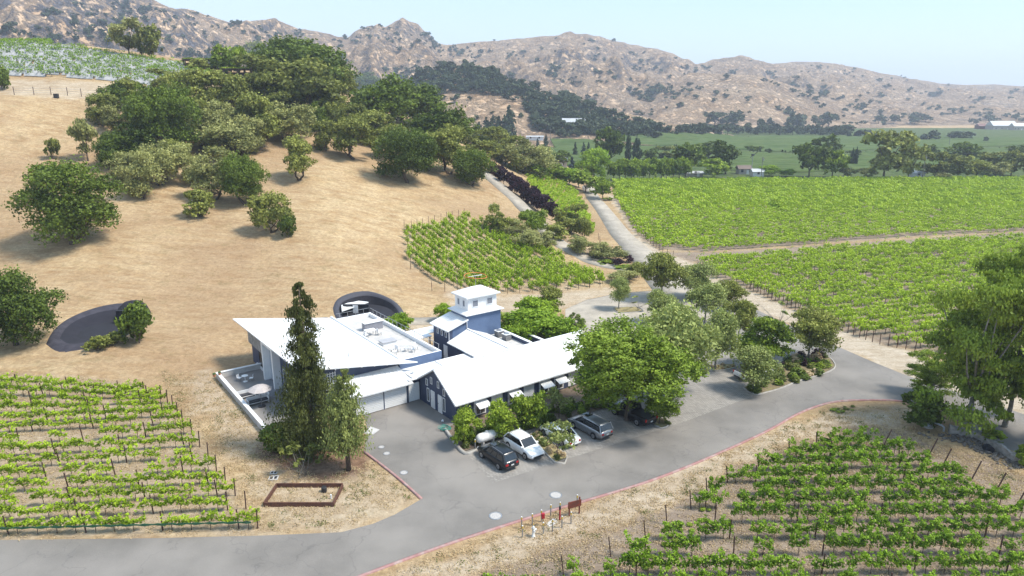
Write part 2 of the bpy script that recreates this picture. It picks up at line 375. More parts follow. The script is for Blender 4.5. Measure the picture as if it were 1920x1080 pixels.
# ------------------------------------------------------------------ far hills
hx = np.linspace(-1.15, 1.1, 640); hy = np.concatenate([np.linspace(430, 1500, 330), np.linspace(1506, 3300, 190)])
SS, YY = np.meshgrid(hx, hy, indexing='ij'); XX = SS*YY; ZZ = far_h(XX, YY)-.6
n1, n2 = XX.shape; V = np.stack([XX.ravel(), YY.ravel(), ZZ.ravel()], 1)
i = np.arange(n1-1)[:,None]; j = np.arange(n2-1)[None,:]
FQ = np.stack([i*n2+j, (i+1)*n2+j, (i+1)*n2+j+1, i*n2+j+1], -1).reshape(-1,4)
keep = (ZZ.ravel()[FQ] > -.55).any(1) ; FQ = FQ[keep]
me = np_mesh('hills', V, FQ, True)
hm, nt, b = mk('far_hill_grass'); b.inputs['Roughness'].default_value = .95; b.inputs['Specular IOR Level'].default_value = .1
f1 = noise_fac(nt, .02, 6, .65, lo=.35, hi=.65); f2 = noise_fac(nt, .011, 6, .65, lo=.47, hi=.56); f3 = noise_fac(nt, .09, 5, .7, lo=.42, hi=.6)
geo = N(nt, 'ShaderNodeNewGeometry'); sx = N(nt, 'ShaderNodeSeparateXYZ'); nt.links.new(geo.outputs['Normal'], sx.inputs[0])
sp_ = N(nt, 'ShaderNodeSeparateXYZ'); nt.links.new(geo.outputs['Position'], sp_.inputs[0])
steep = N(nt, 'ShaderNodeMapRange'); steep.inputs[1].default_value = .86; steep.inputs[2].default_value = .66; nt.links.new(sx.outputs[2], steep.inputs[0])
left = N(nt, 'ShaderNodeMapRange'); left.inputs[1].default_value = -150; left.inputs[2].default_value = -700; nt.links.new(sp_.outputs[0], left.inputs[0])
col = mix(nt, f1, (.38,.25,.15), (.54,.39,.26)); 
rockf = math_(nt, 'MULTIPLY', math_(nt, 'ADD', math_(nt,'MULTIPLY',steep.outputs[0],.9), math_(nt,'MULTIPLY',f2, math_(nt,'ADD',.42,math_(nt,'MULTIPLY',left.outputs[0],.9)))), f3)
cl = N(nt, 'ShaderNodeClamp'); nt.links.new(rockf, cl.inputs[0])
rock = mix(nt, f3, (.185,.16,.16), (.10,.092,.10)); col = mix(nt, cl.outputs[0], col, rock)
nt.links.new(col, b.inputs['Base Color']); bump(nt, b, f3, .9, 8)
HILLS = link('hills', me, None, hm); meta(HILLS, 'range of tan grassy hills with rocky crags behind the valley', None, None, 'structure')

# ------------------------------------------------------------------ roads and paving
def drape(name, poly, m, off, res=0, thick=0):
    bm = bmesh.new(); vs = [bm.verts.new((p[0], p[1], 0)) for p in poly]
    for t_ in tessellate_polygon([[Vector((p[0]-poly[0][0], p[1]-poly[0][1], 0)) for p in poly]]):
        try: bm.faces.new([vs[q] for q in t_]).normal_update()
        except ValueError: pass
    if res:
        x0 = min(p[0] for p in poly); x1 = max(p[0] for p in poly); y0 = min(p[1] for p in poly); y1 = max(p[1] for p in poly)
        for k in np.arange(x0+res, x1, res): bmesh.ops.bisect_plane(bm, geom=bm.verts[:]+bm.edges[:]+bm.faces[:], plane_co=(k,0,0), plane_no=(1,0,0))
        for k in np.arange(y0+res, y1, res): bmesh.ops.bisect_plane(bm, geom=bm.verts[:]+bm.edges[:]+bm.faces[:], plane_co=(0,k,0), plane_no=(0,1,0))
    P = np.array([v.co[:] for v in bm.verts]); z = near_h(P[:,0], P[:,1]) if res else 0*P[:,0]
    for v, zz in zip(bm.verts, z): v.co.z = zz+off
    for f in bm.faces:
        if f.normal.z < 0: f.normal_flip()
    me = bpy.data.meshes.new(name); bm.to_mesh(me); bm.free()
    return link(name, me, None, m)
def strip_poly(pts, w):
    """ribbon along world points; w number or list"""
    P = np.array([p[:2] for p in pts], float); d = np.gradient(P, axis=0); d /= np.linalg.norm(d, axis=1)[:,None]; n = np.stack([-d[:,1], d[:,0]], 1)
    w = np.array(w if hasattr(w, '__len__') else [w]*len(P))[:,None]/2
    return P+n*w, P-n*w
def resample(pts, step):
    P = np.array([p[:2] for p in pts], float)
    # catmull smooth
    out = []
    for k in range(len(P)-1):
        p0 = P[max(k-1,0)]; p1 = P[k]; p2 = P[k+1]; p3 = P[min(k+2,len(P)-1)]
        n = max(2, int(np.linalg.norm(p2-p1)/step))
        for t in np.arange(n)/n: out.append(.5*((2*p1)+(-p0+p2)*t+(2*p0-5*p1+4*p2-p3)*t*t+(-p0+3*p1-3*p2+p3)*t**3))
    out.append(P[-1]); return np.array(out)
def ribbon(name, pts, w, m, off, h=0, step=1.5):
    P = resample(pts, step); W = np.interp(np.linspace(0,1,len(P)), np.linspace(0,1,len(w)), w) if hasattr(w,'__len__') else w
    L, Rr = strip_poly(P, W); n = len(P)
    zl = near_h(L[:,0], L[:,1]); zr = near_h(Rr[:,0], Rr[:,1]); zc = np.maximum(near_h(P[:,0],P[:,1]), (zl+zr)/2)
    if h == 0:
        zl = np.maximum(zl, zc); zr = np.maximum(zr, zc)
    V = np.concatenate([np.c_[L, zl+off+h], np.c_[Rr, zr+off+h]]); k = np.arange(n-1)
    FQ = [np.stack([k, n+k, n+k+1, k+1], 1)]
    if h:
        V = np.concatenate([V, np.c_[L, zl-.05], np.c_[Rr, zr-.05]])
        FQ += [np.stack([2*n+k, k, k+1, 2*n+k+1], 1), np.stack([n+k, 3*n+k, 3*n+k+1, n+k+1], 1)]
        FQ += [np.array([[0, 2*n, 3*n, n], [n-1, 2*n-1, 4*n-1, 3*n-1]])]
    else:
        V = np.concatenate([V, np.c_[L, zl*0+near_h(L[:,0],L[:,1])-.2], np.c_[Rr, near_h(Rr[:,0],Rr[:,1])-.2]])
        FQ += [np.stack([2*n+k, k, k+1, 2*n+k+1], 1), np.stack([n+k, 3*n+k, 3*n+k+1, n+k+1], 1)]
    return link(name, np_mesh(name, V, np.concatenate(FQ)), None, m)
am, nt, b = mk('asphalt'); b.inputs['Roughness'].default_value = .85; b.inputs['Specular IOR Level'].default_value = .3
f1 = noise_fac(nt, .35, 5, .6, lo=.35, hi=.65); f2 = noise_fac(nt, 9, 3, .7); f3 = noise_fac(nt, .12, 3, .5, lo=.4, hi=.65)
col = mix(nt, f1, (.155,.143,.13), (.20,.183,.166)); col = mix(nt, math_(nt,'MULTIPLY',f2,.35), col, (.12,.11,.10)); col = mix(nt, math_(nt,'MULTIPLY',f3,.6), col, (.26,.237,.214))
vo = N(nt, 'ShaderNodeTexVoronoi', feature='DISTANCE_TO_EDGE'); vo.inputs['Scale'].default_value = .16
wp = N(nt, 'ShaderNodeTexNoise'); wp.inputs['Scale'].default_value = .5; wp.inputs['Detail'].default_value = 5; pos = N(nt, 'ShaderNodeNewGeometry').outputs['Position']; nt.links.new(pos, wp.inputs['Vector'])
ad = N(nt, 'ShaderNodeVectorMath', operation='MULTIPLY_ADD'); nt.links.new(wp.outputs[1], ad.inputs[0]); ad.inputs[1].default_value = (5,5,0); nt.links.new(pos, ad.inputs[2]); nt.links.new(ad.outputs[0], vo.inputs['Vector'])
cr = N(nt, 'ShaderNodeMapRange'); cr.inputs[1].default_value = .0; cr.inputs[2].default_value = .012; cr.inputs[3].default_value = .28; cr.inputs[4].default_value = 0; nt.links.new(vo.outputs[0], cr.inputs[0])
col = mix(nt, cr.outputs[0], col, (.06,.058,.06)); nt.links.new(col, b.inputs['Base Color']); bump(nt, b, f2, .2, .01)
pm, nt, b = mk('grey_pavers'); b.inputs['Roughness'].default_value = .9; b.inputs['Specular IOR Level'].default_value = .2
br = N(nt, 'ShaderNodeTexBrick'); br.inputs['Scale'].default_value = 1; br.inputs['Brick Width'].default_value = .42; br.inputs['Row Height'].default_value = .21; br.inputs['Mortar Size'].default_value = .018
br.inputs['Color1'].default_value = (.29,.27,.245,1); br.inputs['Color2'].default_value = (.20,.185,.17,1); br.inputs['Mortar'].default_value = (.11,.10,.09,1)
mp = N(nt, 'ShaderNodeMapping'); mp.inputs['Rotation'].default_value = (0,0,R(36)); nt.links.new(N(nt,'ShaderNodeNewGeometry').outputs['Position'], mp.inputs[0]); nt.links.new(mp.outputs[0], br.inputs[0])
f1 = noise_fac(nt, .3, 4, .6, lo=.35, hi=.65); col = mix(nt, math_(nt,'MULTIPLY',f1,.35), br.outputs[0], (.33,.305,.275)); nt.links.new(col, b.inputs['Base Color'])
GRAVEL = M_('grey_gravel', (.33,.29,.24), (.26,.23,.19), 1.2, .95, c3=(.42,.37,.30), scale3=.25)
curbm = M_('faded_red_curb', (.33,.17,.16), (.27,.14,.13), .8, .8, c3=(.36,.27,.25), scale3=1.5)
ASPH = [(-600,1060),(-120,1014),(300,1009),(500,1004),(640,998),(700,982),(740,965),(790,936),(740,892),(683,848),(688,800),(680,770),(787,742),(950,700),(1060,625),(1060,580),(1100,562),(1150,552),(1250,542),(1330,548),(1400,572),(1480,610),(1555,643),(1640,680),(1700,704),(1990,800),(2150,860),(2150,1000),(1990,880),(1880,838),(1800,795),(1755,768),(1690,753),(1620,751),(1560,755),(1500,775),(1420,818),(1240,895),(1030,960),(850,1018),(680,1080),(560,1130),(-600,1300)]
road = drape('road', [PZ(*p) for p in ASPH], am, .012)
meta(road, 'grey asphalt road sweeping past the winery with its side driveway', None, None, 'structure')
PAV = [(868,843),(924,906),(1064,861),(1280,792),(1415,742),(1500,716),(1562,692),(1550,660),(1480,625),(1400,585),(1330,556),(1250,548),(1160,556),(1105,568),(1070,590),(1075,640),(1200,720),(1080,800),(960,830),(880,850)]
pav = drape('parking_paving', [PZ(*p) for p in PAV], pm, .018); meta(pav, 'grey paver parking bays along the road', None, None, 'structure')
loop = drape('gravel_court', [PZ(*p) for p in [(1075,640),(1060,600),(1060,580),(1100,563),(1150,553),(1250,543),(1330,550),(1400,585),(1330,600),(1230,650),(1130,650)]], GRAVEL, .024); meta(loop, 'pale grey gravel turning court behind the winery', None, None, 'structure')
def PZs(l, z=0): return [PZ(a, b_, z) for a, b_ in l]
entry = ribbon('entry_road', PZs([(1300,575),(1262,540),(1225,500),(1195,470),(1165,440),(1143,410),(1128,390),(1113,372),(1104,360),(1108,352),(1140,345)]), [9,8,7,6,5.5,5.2,5,5,5,5,5], GRAVEL, .03)
meta(entry, 'pale entry road curving away between the vineyards', None, None, 'structure')
side_pts = G([(905,322),(921,337),(945,358),(968,378),(992,402),(1020,432),(1050,458),(1095,483),(1150,500),(1195,505)])
side = ribbon('hill_drive', side_pts, 4.2, GRAVEL, .05); meta(side, 'narrow grey drive climbing past the purple leaved trees', None, None, 'structure')
back = ribbon('back_track', [p for p in G([(610,604),(660,606),(740,604),(830,600),(870,590)])], 3.2, GRAVEL, .03); meta(back, 'narrow grey service track behind the winery', None, None, 'structure')
def curb(pts, label):
    o = ribbon('curb', PZs(pts), .22, curbm, 0, .13, 1.0); return meta(o, label, 'curb')
curb([(560,1128),(680,1080),(850,1018),(1030,960),(1240,895),(1420,818),(1500,775),(1560,755),(1620,751),(1690,753),(1755,768),(1800,795)], 'long faded red curb along the near side of the main road')
curb([(683,848),(740,892),(790,936)], 'short faded red curb ending beside the lone pine by the driveway')
# manhole covers, drains
COVER = M_('pale_iron_cover', (.42,.40,.38), (.33,.31,.30), 8, .7)
def cover(px, py, r, label):
    x, y, z = PZ(px, py, .02); a = MB(); a.lathe([(0,.012),(r*.82,.012),(r*.84,.006)], 24); b2 = MB(); b2.lathe([(r*.86,.006),(r*.87,.016),(r,.014),(r*1.02,0)], 24)
    e = empty('manhole_cover', (x,y,z), 0, label, 'manhole cover', 'manhole covers in the asphalt'); a.build('lid', COVER, e); b2.build('rim', GREYM, e)
cover(1042,928,.55,'pale round manhole cover on the main road nearer the brown sign')
cover(929,967,.55,'pale round manhole cover on the main road left of the marker posts')
cover(757,886,.36,'small manhole cover on the driveway beside the red curb end')
cover(725,850,.33,'grey manhole cover lower of the close pair on the driveway')
cover(715,838,.30,'grey manhole cover upper of the close pair on the driveway')
# ------------------------------------------------------------------ concrete apron
ap = drape('concrete_apron', PZs([(695,800),(712,806),(700,815),(678,812)]), CONC, .03); meta(ap, 'white concrete slab at the driveway edge behind the pine', None, None, 'structure')
# ------------------------------------------------------------------ winery buildings; local axes: x = right and away, y = left and away
WO = (-10.6, 72.9); WR = math.atan2(.6, .8)
def wl_(a, b): return (WO[0]+.8*a-.6*b, WO[1]+.6*a+.8*b)
def bldg(name, label, cat='building'): return empty(name, (WO[0], WO[1], 0), WR, label, cat)
# standing seam white metal
SEAM, nt, b = mk('white_standing_seam'); b.inputs['Roughness'].default_value = .4; b.inputs['Specular IOR Level'].default_value = .4
f = noise_fac(nt, .6, 4, lo=.3, hi=.7); col = mix(nt, f, (.74,.74,.74), (.60,.60,.60)); nt.links.new(col, b.inputs['Base Color'])
def slab(mb, pts, th):  # 4 top pts (a,b,z) ccw
    mb.hexa([(p[0],p[1],p[2]-th) for p in pts], pts)
def seams(p00, p01, p10, p11, n, h=.05, w=.05):
    """ribs running p00->p10 .. p01->p11 spread along p00->p01"""
    mb = MB(); p00, p01, p10, p11 = map(Vector, (p00,p01,p10,p11)); d = (p01-p00).normalized()*w/2; up = Vector((0,0,h)); dn = Vector((0,0,-.02))
    for k in range(n+1):
        t = k/n; a = p00.lerp(p01, t); c = p10.lerp(p11, t)
        mb.hexa([a-d+dn, a+d+dn, c+d+dn, c-d+dn], [a-d+up, a+d+up, c+d+up, c-d+up])
    return mb
def window(parent, face, u, v0, w, h, at, frame=WHITE2, pane=GLASS, name='window', mull=0, tri=False, ft=.07):
    """face 'a-': wall at a=at facing -a ; 'a+'; 'b-'; 'b+'. u centre coordinate along the wall."""
    s = -1 if face[1] == '-' else 1; o = at
    def bx(mb, u0, u1, z0, z1, d0, d1):
        lo, hi = sorted((o+s*d0, o+s*d1))
        if face[0] == 'a': mb.box(lo, hi, u0, u1, z0, z1)
        else: mb.box(u0, u1, lo, hi, z0, z1)
    e = MB(); u0, u1, z0, z1 = u-w/2, u+w/2, v0, v0+h
    bx(e, u0, u0+ft, z0, z1, -.02, .07); bx(e, u1-ft, u1, z0, z1, -.02, .07); bx(e, u0+ft, u1-ft, z0, z0+ft, -.02, .068); bx(e, u0+ft, u1-ft, z1-ft, z1, -.02, .068)
    for k in range(mull): x = u0+(k+1)*w/(mull+1); bx(e, x-.025, x+.025, z0+ft, z1-ft, -.02, .06)
    fr = e.build(name, frame, parent)
    g = MB(); bx(g, u0+ft*.6, u1-ft*.6, z0+ft*.6, z1-ft*.6, -.01, .035); g.build('pane', pane, fr); return fr
def door(parent, face, u, w, h, at, m=WHITE2, name='door'):
    s = -1 if face[1] == '-' else 1; mb = MB(); k = MB(); lo, hi = sorted((at-s*.01, at+s*.06)); l2, h2 = sorted((at+s*.06, at+s*.14))
    (mb.box(lo,hi,u-w/2,u+w/2,.05,h) if face[0]=='a' else mb.box(u-w/2,u+w/2,lo,hi,.05,h))
    (k.box(l2,h2,u+w/2-.16,u+w/2-.08,1.0,1.12) if face[0]=='a' else k.box(u+w/2-.16,u+w/2-.08,l2,h2,1.0,1.12))
    d = mb.build(name, m, parent); k.build('handle', GREYM, d); return d
# ---- barn
bn = bldg('barn_building', 'long navy barn with a plain white gabled metal roof and awnings facing the parking bays')
BL, BW, BE, BRZ = 21.0, 7.8, 2.6, 5.0
mb = MB(); w = [(0,0),(0,-BW)]
mb.add([(0,0,0),(0,-BW,0),(0,-BW,BE),(0,-BW/2,BRZ-.12),(0,0,BE)], [(0,1,2,3,4)]); mb.add([(BL,0,0),(BL,-BW,0),(BL,-BW,BE),(BL,-BW/2,BRZ-.12),(BL,0,BE)], [(4,3,2,1,0)])
mb.add([(0,-BW,0),(BL,-BW,0),(BL,-BW,BE),(0,-BW,BE)], [(0,1,2,3)]); mb.add([(0,0,0),(BL,0,0),(BL,0,BE),(0,0,BE)], [(3,2,1,0)])
mb.build('wall', NAVY, bn)
mb = MB(); ov = .45; sl = (BRZ-BE)/(BW/2); ez = BE-ov*sl
slab(mb, [(-.45,-BW-ov,ez+.1),(BL+.4,-BW-ov,ez+.1),(BL+.4,-BW/2,BRZ+.1),(-.45,-BW/2,BRZ+.1)], .16)
slab(mb, [(-.45,-BW/2+.004,BRZ+.1),(BL+.4,-BW/2+.004,BRZ+.1),(BL+.4,ov,ez+.1),(-.45,ov,ez+.1)], .16)
rf = mb.build('roof', SEAM, bn)
seams((-.4,-BW-ov,ez+.1),(BL+.35,-BW-ov,ez+.1),(-.4,-BW/2,BRZ+.1),(BL+.35,-BW/2,BRZ+.1), 46).build('seam', SEAM, rf)
mb = MB(); mb.box(-.45,BL+.4,-BW/2-.12,-BW/2+.12,BRZ+.1,BRZ+.16); mb.build('ridge_cap', WHITE, rf)
mb = MB(); mb.box(-.4,BL+.4,-BW-ov-.12,-BW-ov-.004,ez-.06,ez+.08); mb.build('gutter', WHITE2, rf)
for u, z in ((-1.7,2.35),(-2.7,2.85),(-4.2,2.85),(-5.4,2.35)): window(bn, 'a-', u, z, .42, .8, 0)
window(bn, 'a-', -1.95, .5, .5, 1.6, 0); door(bn, 'a-', -2.95, .85, 2.1, 0); door(bn, 'a-', -4.5, .85, 2.1, 0); window(bn, 'a-', -5.35, .5, .5, 1.6, 0)
AWN = M_('white_awning_metal', (.66,.66,.66), (.55,.55,.56), 6, .5, stretch=(8,8,1))
k = 0
for a0 in np.arange(2.3, 20, 2.25):
    mb = MB(); mb.box(a0,a0+1.5,-BW-.05,-BW-.004,.25,BE-.12); pn = mb.build('wall_panel', WHITE2, bn)
    if k in (0, 2, 4, 5, 7):
        window(bn, 'b-', a0+.75, .35, 1.25, 1.35, -BW-.05, mull=1)
        mb = MB(); z1 = 1.95; slab(mb, [(a0-.05,-BW-1.15,1.5),(a0+1.55,-BW-1.15,1.5),(a0+1.55,-BW-.06,z1),(a0-.05,-BW-.06,z1)], .05)
        aw = mb.build('awning', AWN, bn); mb = MB()
        for x in (a0, a0+1.5): MB().tube([(x,-BW-.05,1.15),(x,-BW-1.1,1.47)], .02, 5).build('bracket', GREYM, aw)
    k += 1
mb = MB(); mb.cyl(2.22,-BW-.12,0,BE-.25,.05,8); mb.build('downpipe', WHITE2, bn)
# ---- tower with cross wing
tw = bldg('tower_building', 'slate blue tower with a white louvred cupola rising above the lower wings')
mb = MB(); mb.box(11.1,16.5,6.9,10.8,0,6.45); mb.build('wall', BLUE, tw)
mb = MB(); mb.add([(8.25,6.9,0),(11.1,6.9,0),(11.1,6.9,5.75),(8.25,6.9,4.9),(8.25,10.8,0),(11.1,10.8,0),(11.1,10.8,5.75),(8.25,10.8,4.9)], [(0,1,2,3),(7,6,5,4),(4,0,3,7),(3,2,6,7)]); sh = mb.build('stair_block', NAVY, tw)
mb = MB(); slab(mb, [(7.85,6.55,4.88),(11.1,6.55,5.88),(11.1,11.1,5.88),(7.85,11.1,4.88)], .12); r2 = mb.build('shed_roof', SEAM, tw)
seams((7.85,6.6,4.88),(7.85,11.05,4.88),(11.1,6.6,5.88),(11.1,11.05,5.88), 9, .04).build('seam', SEAM, r2)
mb = MB(); mb.box(8.8,11.0,6.882,6.9-.004,3.6,5.1); mb.build('wall_panel', BLUE, tw)
for u in (10.2, 9.2, 8.2): window(tw, 'a-', u-.6, 3.75, .42, .75, 8.25)
door(tw, 'a-', 7.75, .95, 2.6, 8.25); 
# wing
mb = MB(); E1, R1 = 3.3, 4.45
mb.add([(8.25,-.5,0),(8.25,6.89,0),(8.25,6.89,E1),(8.25,-.5,E1)], [(0,1,2,3)]); mb.add([(13.9,-.5,0),(13.9,6.89,0),(13.9,6.89,E1),(13.9,-.5,E1)], [(3,2,1,0)])
wg = mb.build('wing_wall', NAVY, tw)
mb = MB(); slab(mb, [(7.9,-3.0,E1+.0),(11.1,-3.0,R1+.1),(11.1,6.88,R1+.1),(7.9,6.88,E1)], .1); slab(mb, [(11.104,-3.0,R1+.1),(14.2,-3.0,E1),(14.2,6.88,E1),(11.104,6.88,R1+.1)], .1)
r3 = mb.build('wing_roof', SEAM, tw)
seams((7.9,-2.5,E1),(7.9,6.8,E1),(11.1,-2.5,R1+.1),(11.1,6.8,R1+.1), 18, .04).build('seam', SEAM, r3)
mb = MB(); mb.box(10.98,11.22,-3,6.88,R1+.1,R1+.15); mb.build('ridge_cap', WHITE, r3)
MB().cyl(8.2,6.8,3.0,4.8,.05,8).build('downpipe', WHITE2, tw); MB().cyl(11.0,6.82,4.5,5.9,.05,8).build('downpipe', WHITE2, tw)
# skirt + cupola
mb = MB(); slab(mb, [(10.75,6.55,6.42),(16.85,6.55,6.42),(16.85,11.15,6.42),(10.75,11.15,6.42)], .1); sk = mb.build('skirt_roof', SEAM, tw)
mb = MB(); i0, i1, j0, j1 = 11.5, 16.1, 7.3, 10.4
mb.add([(10.75,6.55,6.43),(16.85,6.55,6.43),(16.85,11.15,6.43),(10.75,11.15,6.43),(i0,j0,6.8),(i1,j0,6.8),(i1,j1,6.8),(i0,j1,6.8)], [(0,1,5,4),(1,2,6,5),(2,3,7,6),(3,0,4,7)]); mb.build('skirt_slope', SEAM, tw)
cu = None; mb = MB(); mb.box(i0,i1,j0,j1,6.6,8.55); cu = mb.build('cupola', WHITE2, tw)
LOUV, nt, b = mk('louvre_slats'); wv = N(nt, 'ShaderNodeTexWave', wave_type='BANDS', bands_direction='Z'); wv.inputs['Scale'].default_value = 3.2; nt.links.new(N(nt,'ShaderNodeNewGeometry').outputs['Position'], wv.inputs[0])
nt.links.new(mix(nt, wv.outputs[0], (.03,.035,.06), (.30,.32,.36)), b.inputs['Base Color']); b.inputs['Roughness'].default_value = .6
for u in (12.65, 14.95): window(cu, 'b-', u, 7.15, .95, .95, j0, pane=LOUV, name='louvre')
for u in (8.2, 9.5): window(cu, 'a-', u, 7.15, .6, .95, i0, pane=LOUV, name='louvre')
mb = MB(); o = .4; c0 = ((i0+i1)/2, (j0+j1)/2)
mb.add([(i0-o,j0-o,8.5),(i1+o,j0-o,8.5),(i1+o,j1+o,8.5),(i0-o,j1+o,8.5),(i0-o,j0-o,8.66),(i1+o,j0-o,8.66),(i1+o,j1+o,8.66),(i0-o,j1+o,8.66),(c0[0]-.8,c0[1],9.55),(c0[0]+.8,c0[1],9.55)], [(3,2,1,0),(0,1,5,4),(1,2,6,5),(2,3,7,6),(3,0,4,7),(4,5,9,8),(6,7,8,9),(5,6,9),(7,4,8)]); mb.build('cupola_roof', SEAM, tw)
ORG = M_('orange_metal', (.75,.20,.05), None, 3, .5)
mb = MB(); rg = [(c0[0]+1.75*math.cos(t)*.8, c0[1]+1.75*math.sin(t), 10.9+.05*math.sin(2*t)) for t in np.linspace(0,2*math.pi,41)]
# ring vane, a thing of its own
rv = bldg('ring_weathervane', 'thin orange metal ring with a white arrow poised above the tower cupola', 'weathervane')
mb.tube(rg, .035, 6, cap=False); mb.build('ring', ORG, rv)
mb = MB(); mb.cyl(c0[0],c0[1],9.4,10.9,.035,6); mb.build('mast', GREYM, rv)
mb = MB(); mb.tube([(c0[0]-.9,c0[1]+.4,10.8),(c0[0]+.8,c0[1]-.35,11.0)], [.03,.05], 6); mb.build('arrow', WHITE2, rv)
# flat roof wing with AC
fw = bldg('flat_roof_wing', 'low flat roofed wing with navy parapet beside the bright green courtyard trees')
mb = MB(); mb.box(13.95,16.4,.1,6.85,0,2.9); mb.build('wall', NAVY, fw)
mb = MB(); mb.box(14.0,16.2,.2,6.8,2.905,2.96); mb.build('roof_deck', CONC, fw)
mb = MB(); mb.box(16.2,16.45,.1,6.88,2.9,3.45); mb.build('parapet', NAVY, fw); mb = MB(); mb.box(16.12,16.53,.05,6.9,3.452,3.52); mb.build('coping', WHITE, fw)
for kk, bb in enumerate((5.6, 3.9)):
    x, y = wl_(15.3, bb); e = empty('roof_air_conditioner', (x,y,2.96), WR, 'grey rooftop cooling unit beside the parapet, %s the tower' % ('the one next to' if kk == 0 else 'the one farther from'), 'cooling unit', 'cooling units on the flat roof')
    mb = MB(); mb.box(-.45,.45,-.45,.45,0,.85); mb.build('casing', M_('ac_casing', (.10,.10,.11), (.2,.2,.2), 4, .6), e, bevel=.03); mb = MB(); mb.lathe([(.38,.86),(.38,.93),(.1,.95),(0,.95)], 16); mb.build('fan_guard', GREYM, e)
    mb = MB(); mb.box(-.5,.5,-.5,.5,.82,.87); mb.build('top_panel', WHITE2, e)
cw = bldg('courtyard_wall', 'low white capped wall closing the courtyard behind the far barn end', 'wall')
mb = MB(); mb.box(20.8,21.05,.5,6.2,0,1.9); mb.build('wall', NAVY, cw); mb = MB(); mb.box(20.7,21.15,.45,6.25,1.9,2.0); mb.build('coping', WHITE, cw)
# ---- tasting pavilion
tp = bldg('tasting_pavilion', 'modern pavilion with a huge tilted white roof pointing out over a patio')
mb = MB(); mb.box(-11.7,-1.1,3.2,24.0,0,3.9); mb.build('wall', NAVY, tp)
mb = MB(); mb.add([(-11.7,3.2,3.9),(-1.1,3.2,3.9),(-1.1,3.2,4.1),(-11.7,3.2,5.55),(-11.7,24,3.9),(-1.1,24,3.9),(-1.1,24,4.1),(-11.7,24,5.55)], [(0,1,2,3),(7,6,5,4),(4,0,3,7),(5,1,2,6)][:3]); mb.build('gable_wall', NAVY, tp)
mb = MB(); zl, zr = 5.85, 4.15
slab(mb, [(-12.9,2.2,zl),(.5,1.5,zr),(.5,2.6,zr),(-.95,2.8,zr+.17)], .12) if False else None
top = [(-12.9,2.6,zl),(.6,1.4,zr-.05),(-1.05,2.9,zr+.15),(-1.05,22.9,zr+.15),(-13.4,25.4,zl+.05)]
mb.add([(p[0],p[1],p[2]) for p in top]+[(p[0],p[1],p[2]-.14) for p in top], [(0,1,2,3,4),(9,8,7,6,5),(0,5,6,1),(1,6,7,2),(2,7,8,3),(3,8,9,4),(4,9,5,0)])
rf = mb.build('roof', WHITE, tp)
mb = MB(); mb.tube([(-1.0,22.9,zr+.25),(-1.0,2.8,zr+.2)], .16, 10); mb.build('gutter', WHITE2, rf)
for a in np.arange(-12, 0, 1.5): mb = MB(); z = zl-.14+(zr-zl)*(a+12.9)/13.5; mb.hexa([(a-.05,1.75+(-a)*.06,z-.16),(a+.05,1.75+(-a)*.06,z-.16),(a+.05,3.2,z-.16),(a-.05,3.2,z-.16)], [(a-.05,1.75+(-a)*.06,z-.01),(a+.05,1.75+(-a)*.06,z-.01),(a+.05,3.2,z-.01),(a-.05,3.2,z-.01)]); mb.build('rafter', WHITE2, rf)
mb = MB(); mb.cyl(-6.1,5.5,zr+.7,zr+1.6,.05,6); mb.build('vent_pipe', GREYM, rf)
mb = MB(); mb.box(-12.05,-11.7,18.2,24.1,2.75,5.3); mb.build('stone_band', STONE, tp)
window(tp, 'a-', 18.9, .45, 4.0, 2.25, -11.72, frame=DARK, pane=M_('amber_blue_glass', (.10,.06,.04), (.02,.03,.05), .5, .1, spec=.8), mull=3, ft=.1)  # pane colour mottled between amber and dark blue
mb = MB(); mb.box(-11.9,-11.703,16.9,22,.1,.45); mb.build('window_base', WHITE2, tp)
mb = MB(); mb.box(-12.6,-11.71,16.3,16.7,.1,4.9); mb.box(-12.6,-11.71,12.6,13.0,.1,4.9); mb.box(-12.6,-11.71,12.6,16.7,4.901,5.2); mb.build('entry_frame', WHITE, tp)
mb = MB(); mb.box(-11.8,-11.703,13.0,16.3,.1,4.9); mb.build('entry_wall', M_('pale_blue_plaster', (.42,.45,.50), None, 1, .7), tp); door(tp, 'a-', 13.7, 1.0, 2.3, -11.8, DARK)
for bb in (10.5, 7.5, 4.8): window(tp, 'a-', bb, .3, 2.5, 2.6, -11.7, frame=WHITE2, mull=1)
mb = MB()
for a in np.arange(-10.9,-8.7,.3): mb.box(a,a+.07,3.1,3.197,2.5,4.6)
for z in np.arange(2.6,4.6,.3): mb.box(-10.9,-8.7,3.11,3.19,z,z+.06)
mb.build('lattice', WHITE2, tp)
# deck block
dk = bldg('roof_terrace_block', 'blue walled block with a white furnished roof terrace and railing behind the pavilion')
mb = MB(); mb.box(-.98,4.7,2.9,22.6,0,3.55); mb.build('wall', BLUE, dk)
mb = MB(); mb.box(-.9,4.6,3.0,22.5,3.555,3.62); mb.build('terrace_floor', CONC, dk)
mb = MB(); mb.box(-.98,-.72,2.9,22.6,3.56,4.1); mb.box(4.45,4.72,2.9,22.6,3.56,4.1); mb.box(-.72,4.45,2.9,3.15,3.56,4.1); mb.box(-.72,4.45,22.3,22.6,3.56,4.1); mb.build('parapet', WHITE, dk)
mb = MB(); mb.box(-.98,4.72,2.87,2.898,3.3,4.1); mb.build('fascia', BLUE, dk)
mb = MB()
for bb in np.arange(3.3,22.4,1.2): mb.box(4.56,4.61,bb,bb+.05,4.1,4.85)
mb.box(4.56,4.61,3.2,22.3,4.82,4.87); 
for aa in np.arange(0,4.4,1.2): mb.box(aa,aa+.05,22.4,22.45,4.1,4.85)
mb.box(-.5,4.5,22.4,22.45,4.82,4.87); mb.build('railing', GREYM, dk)
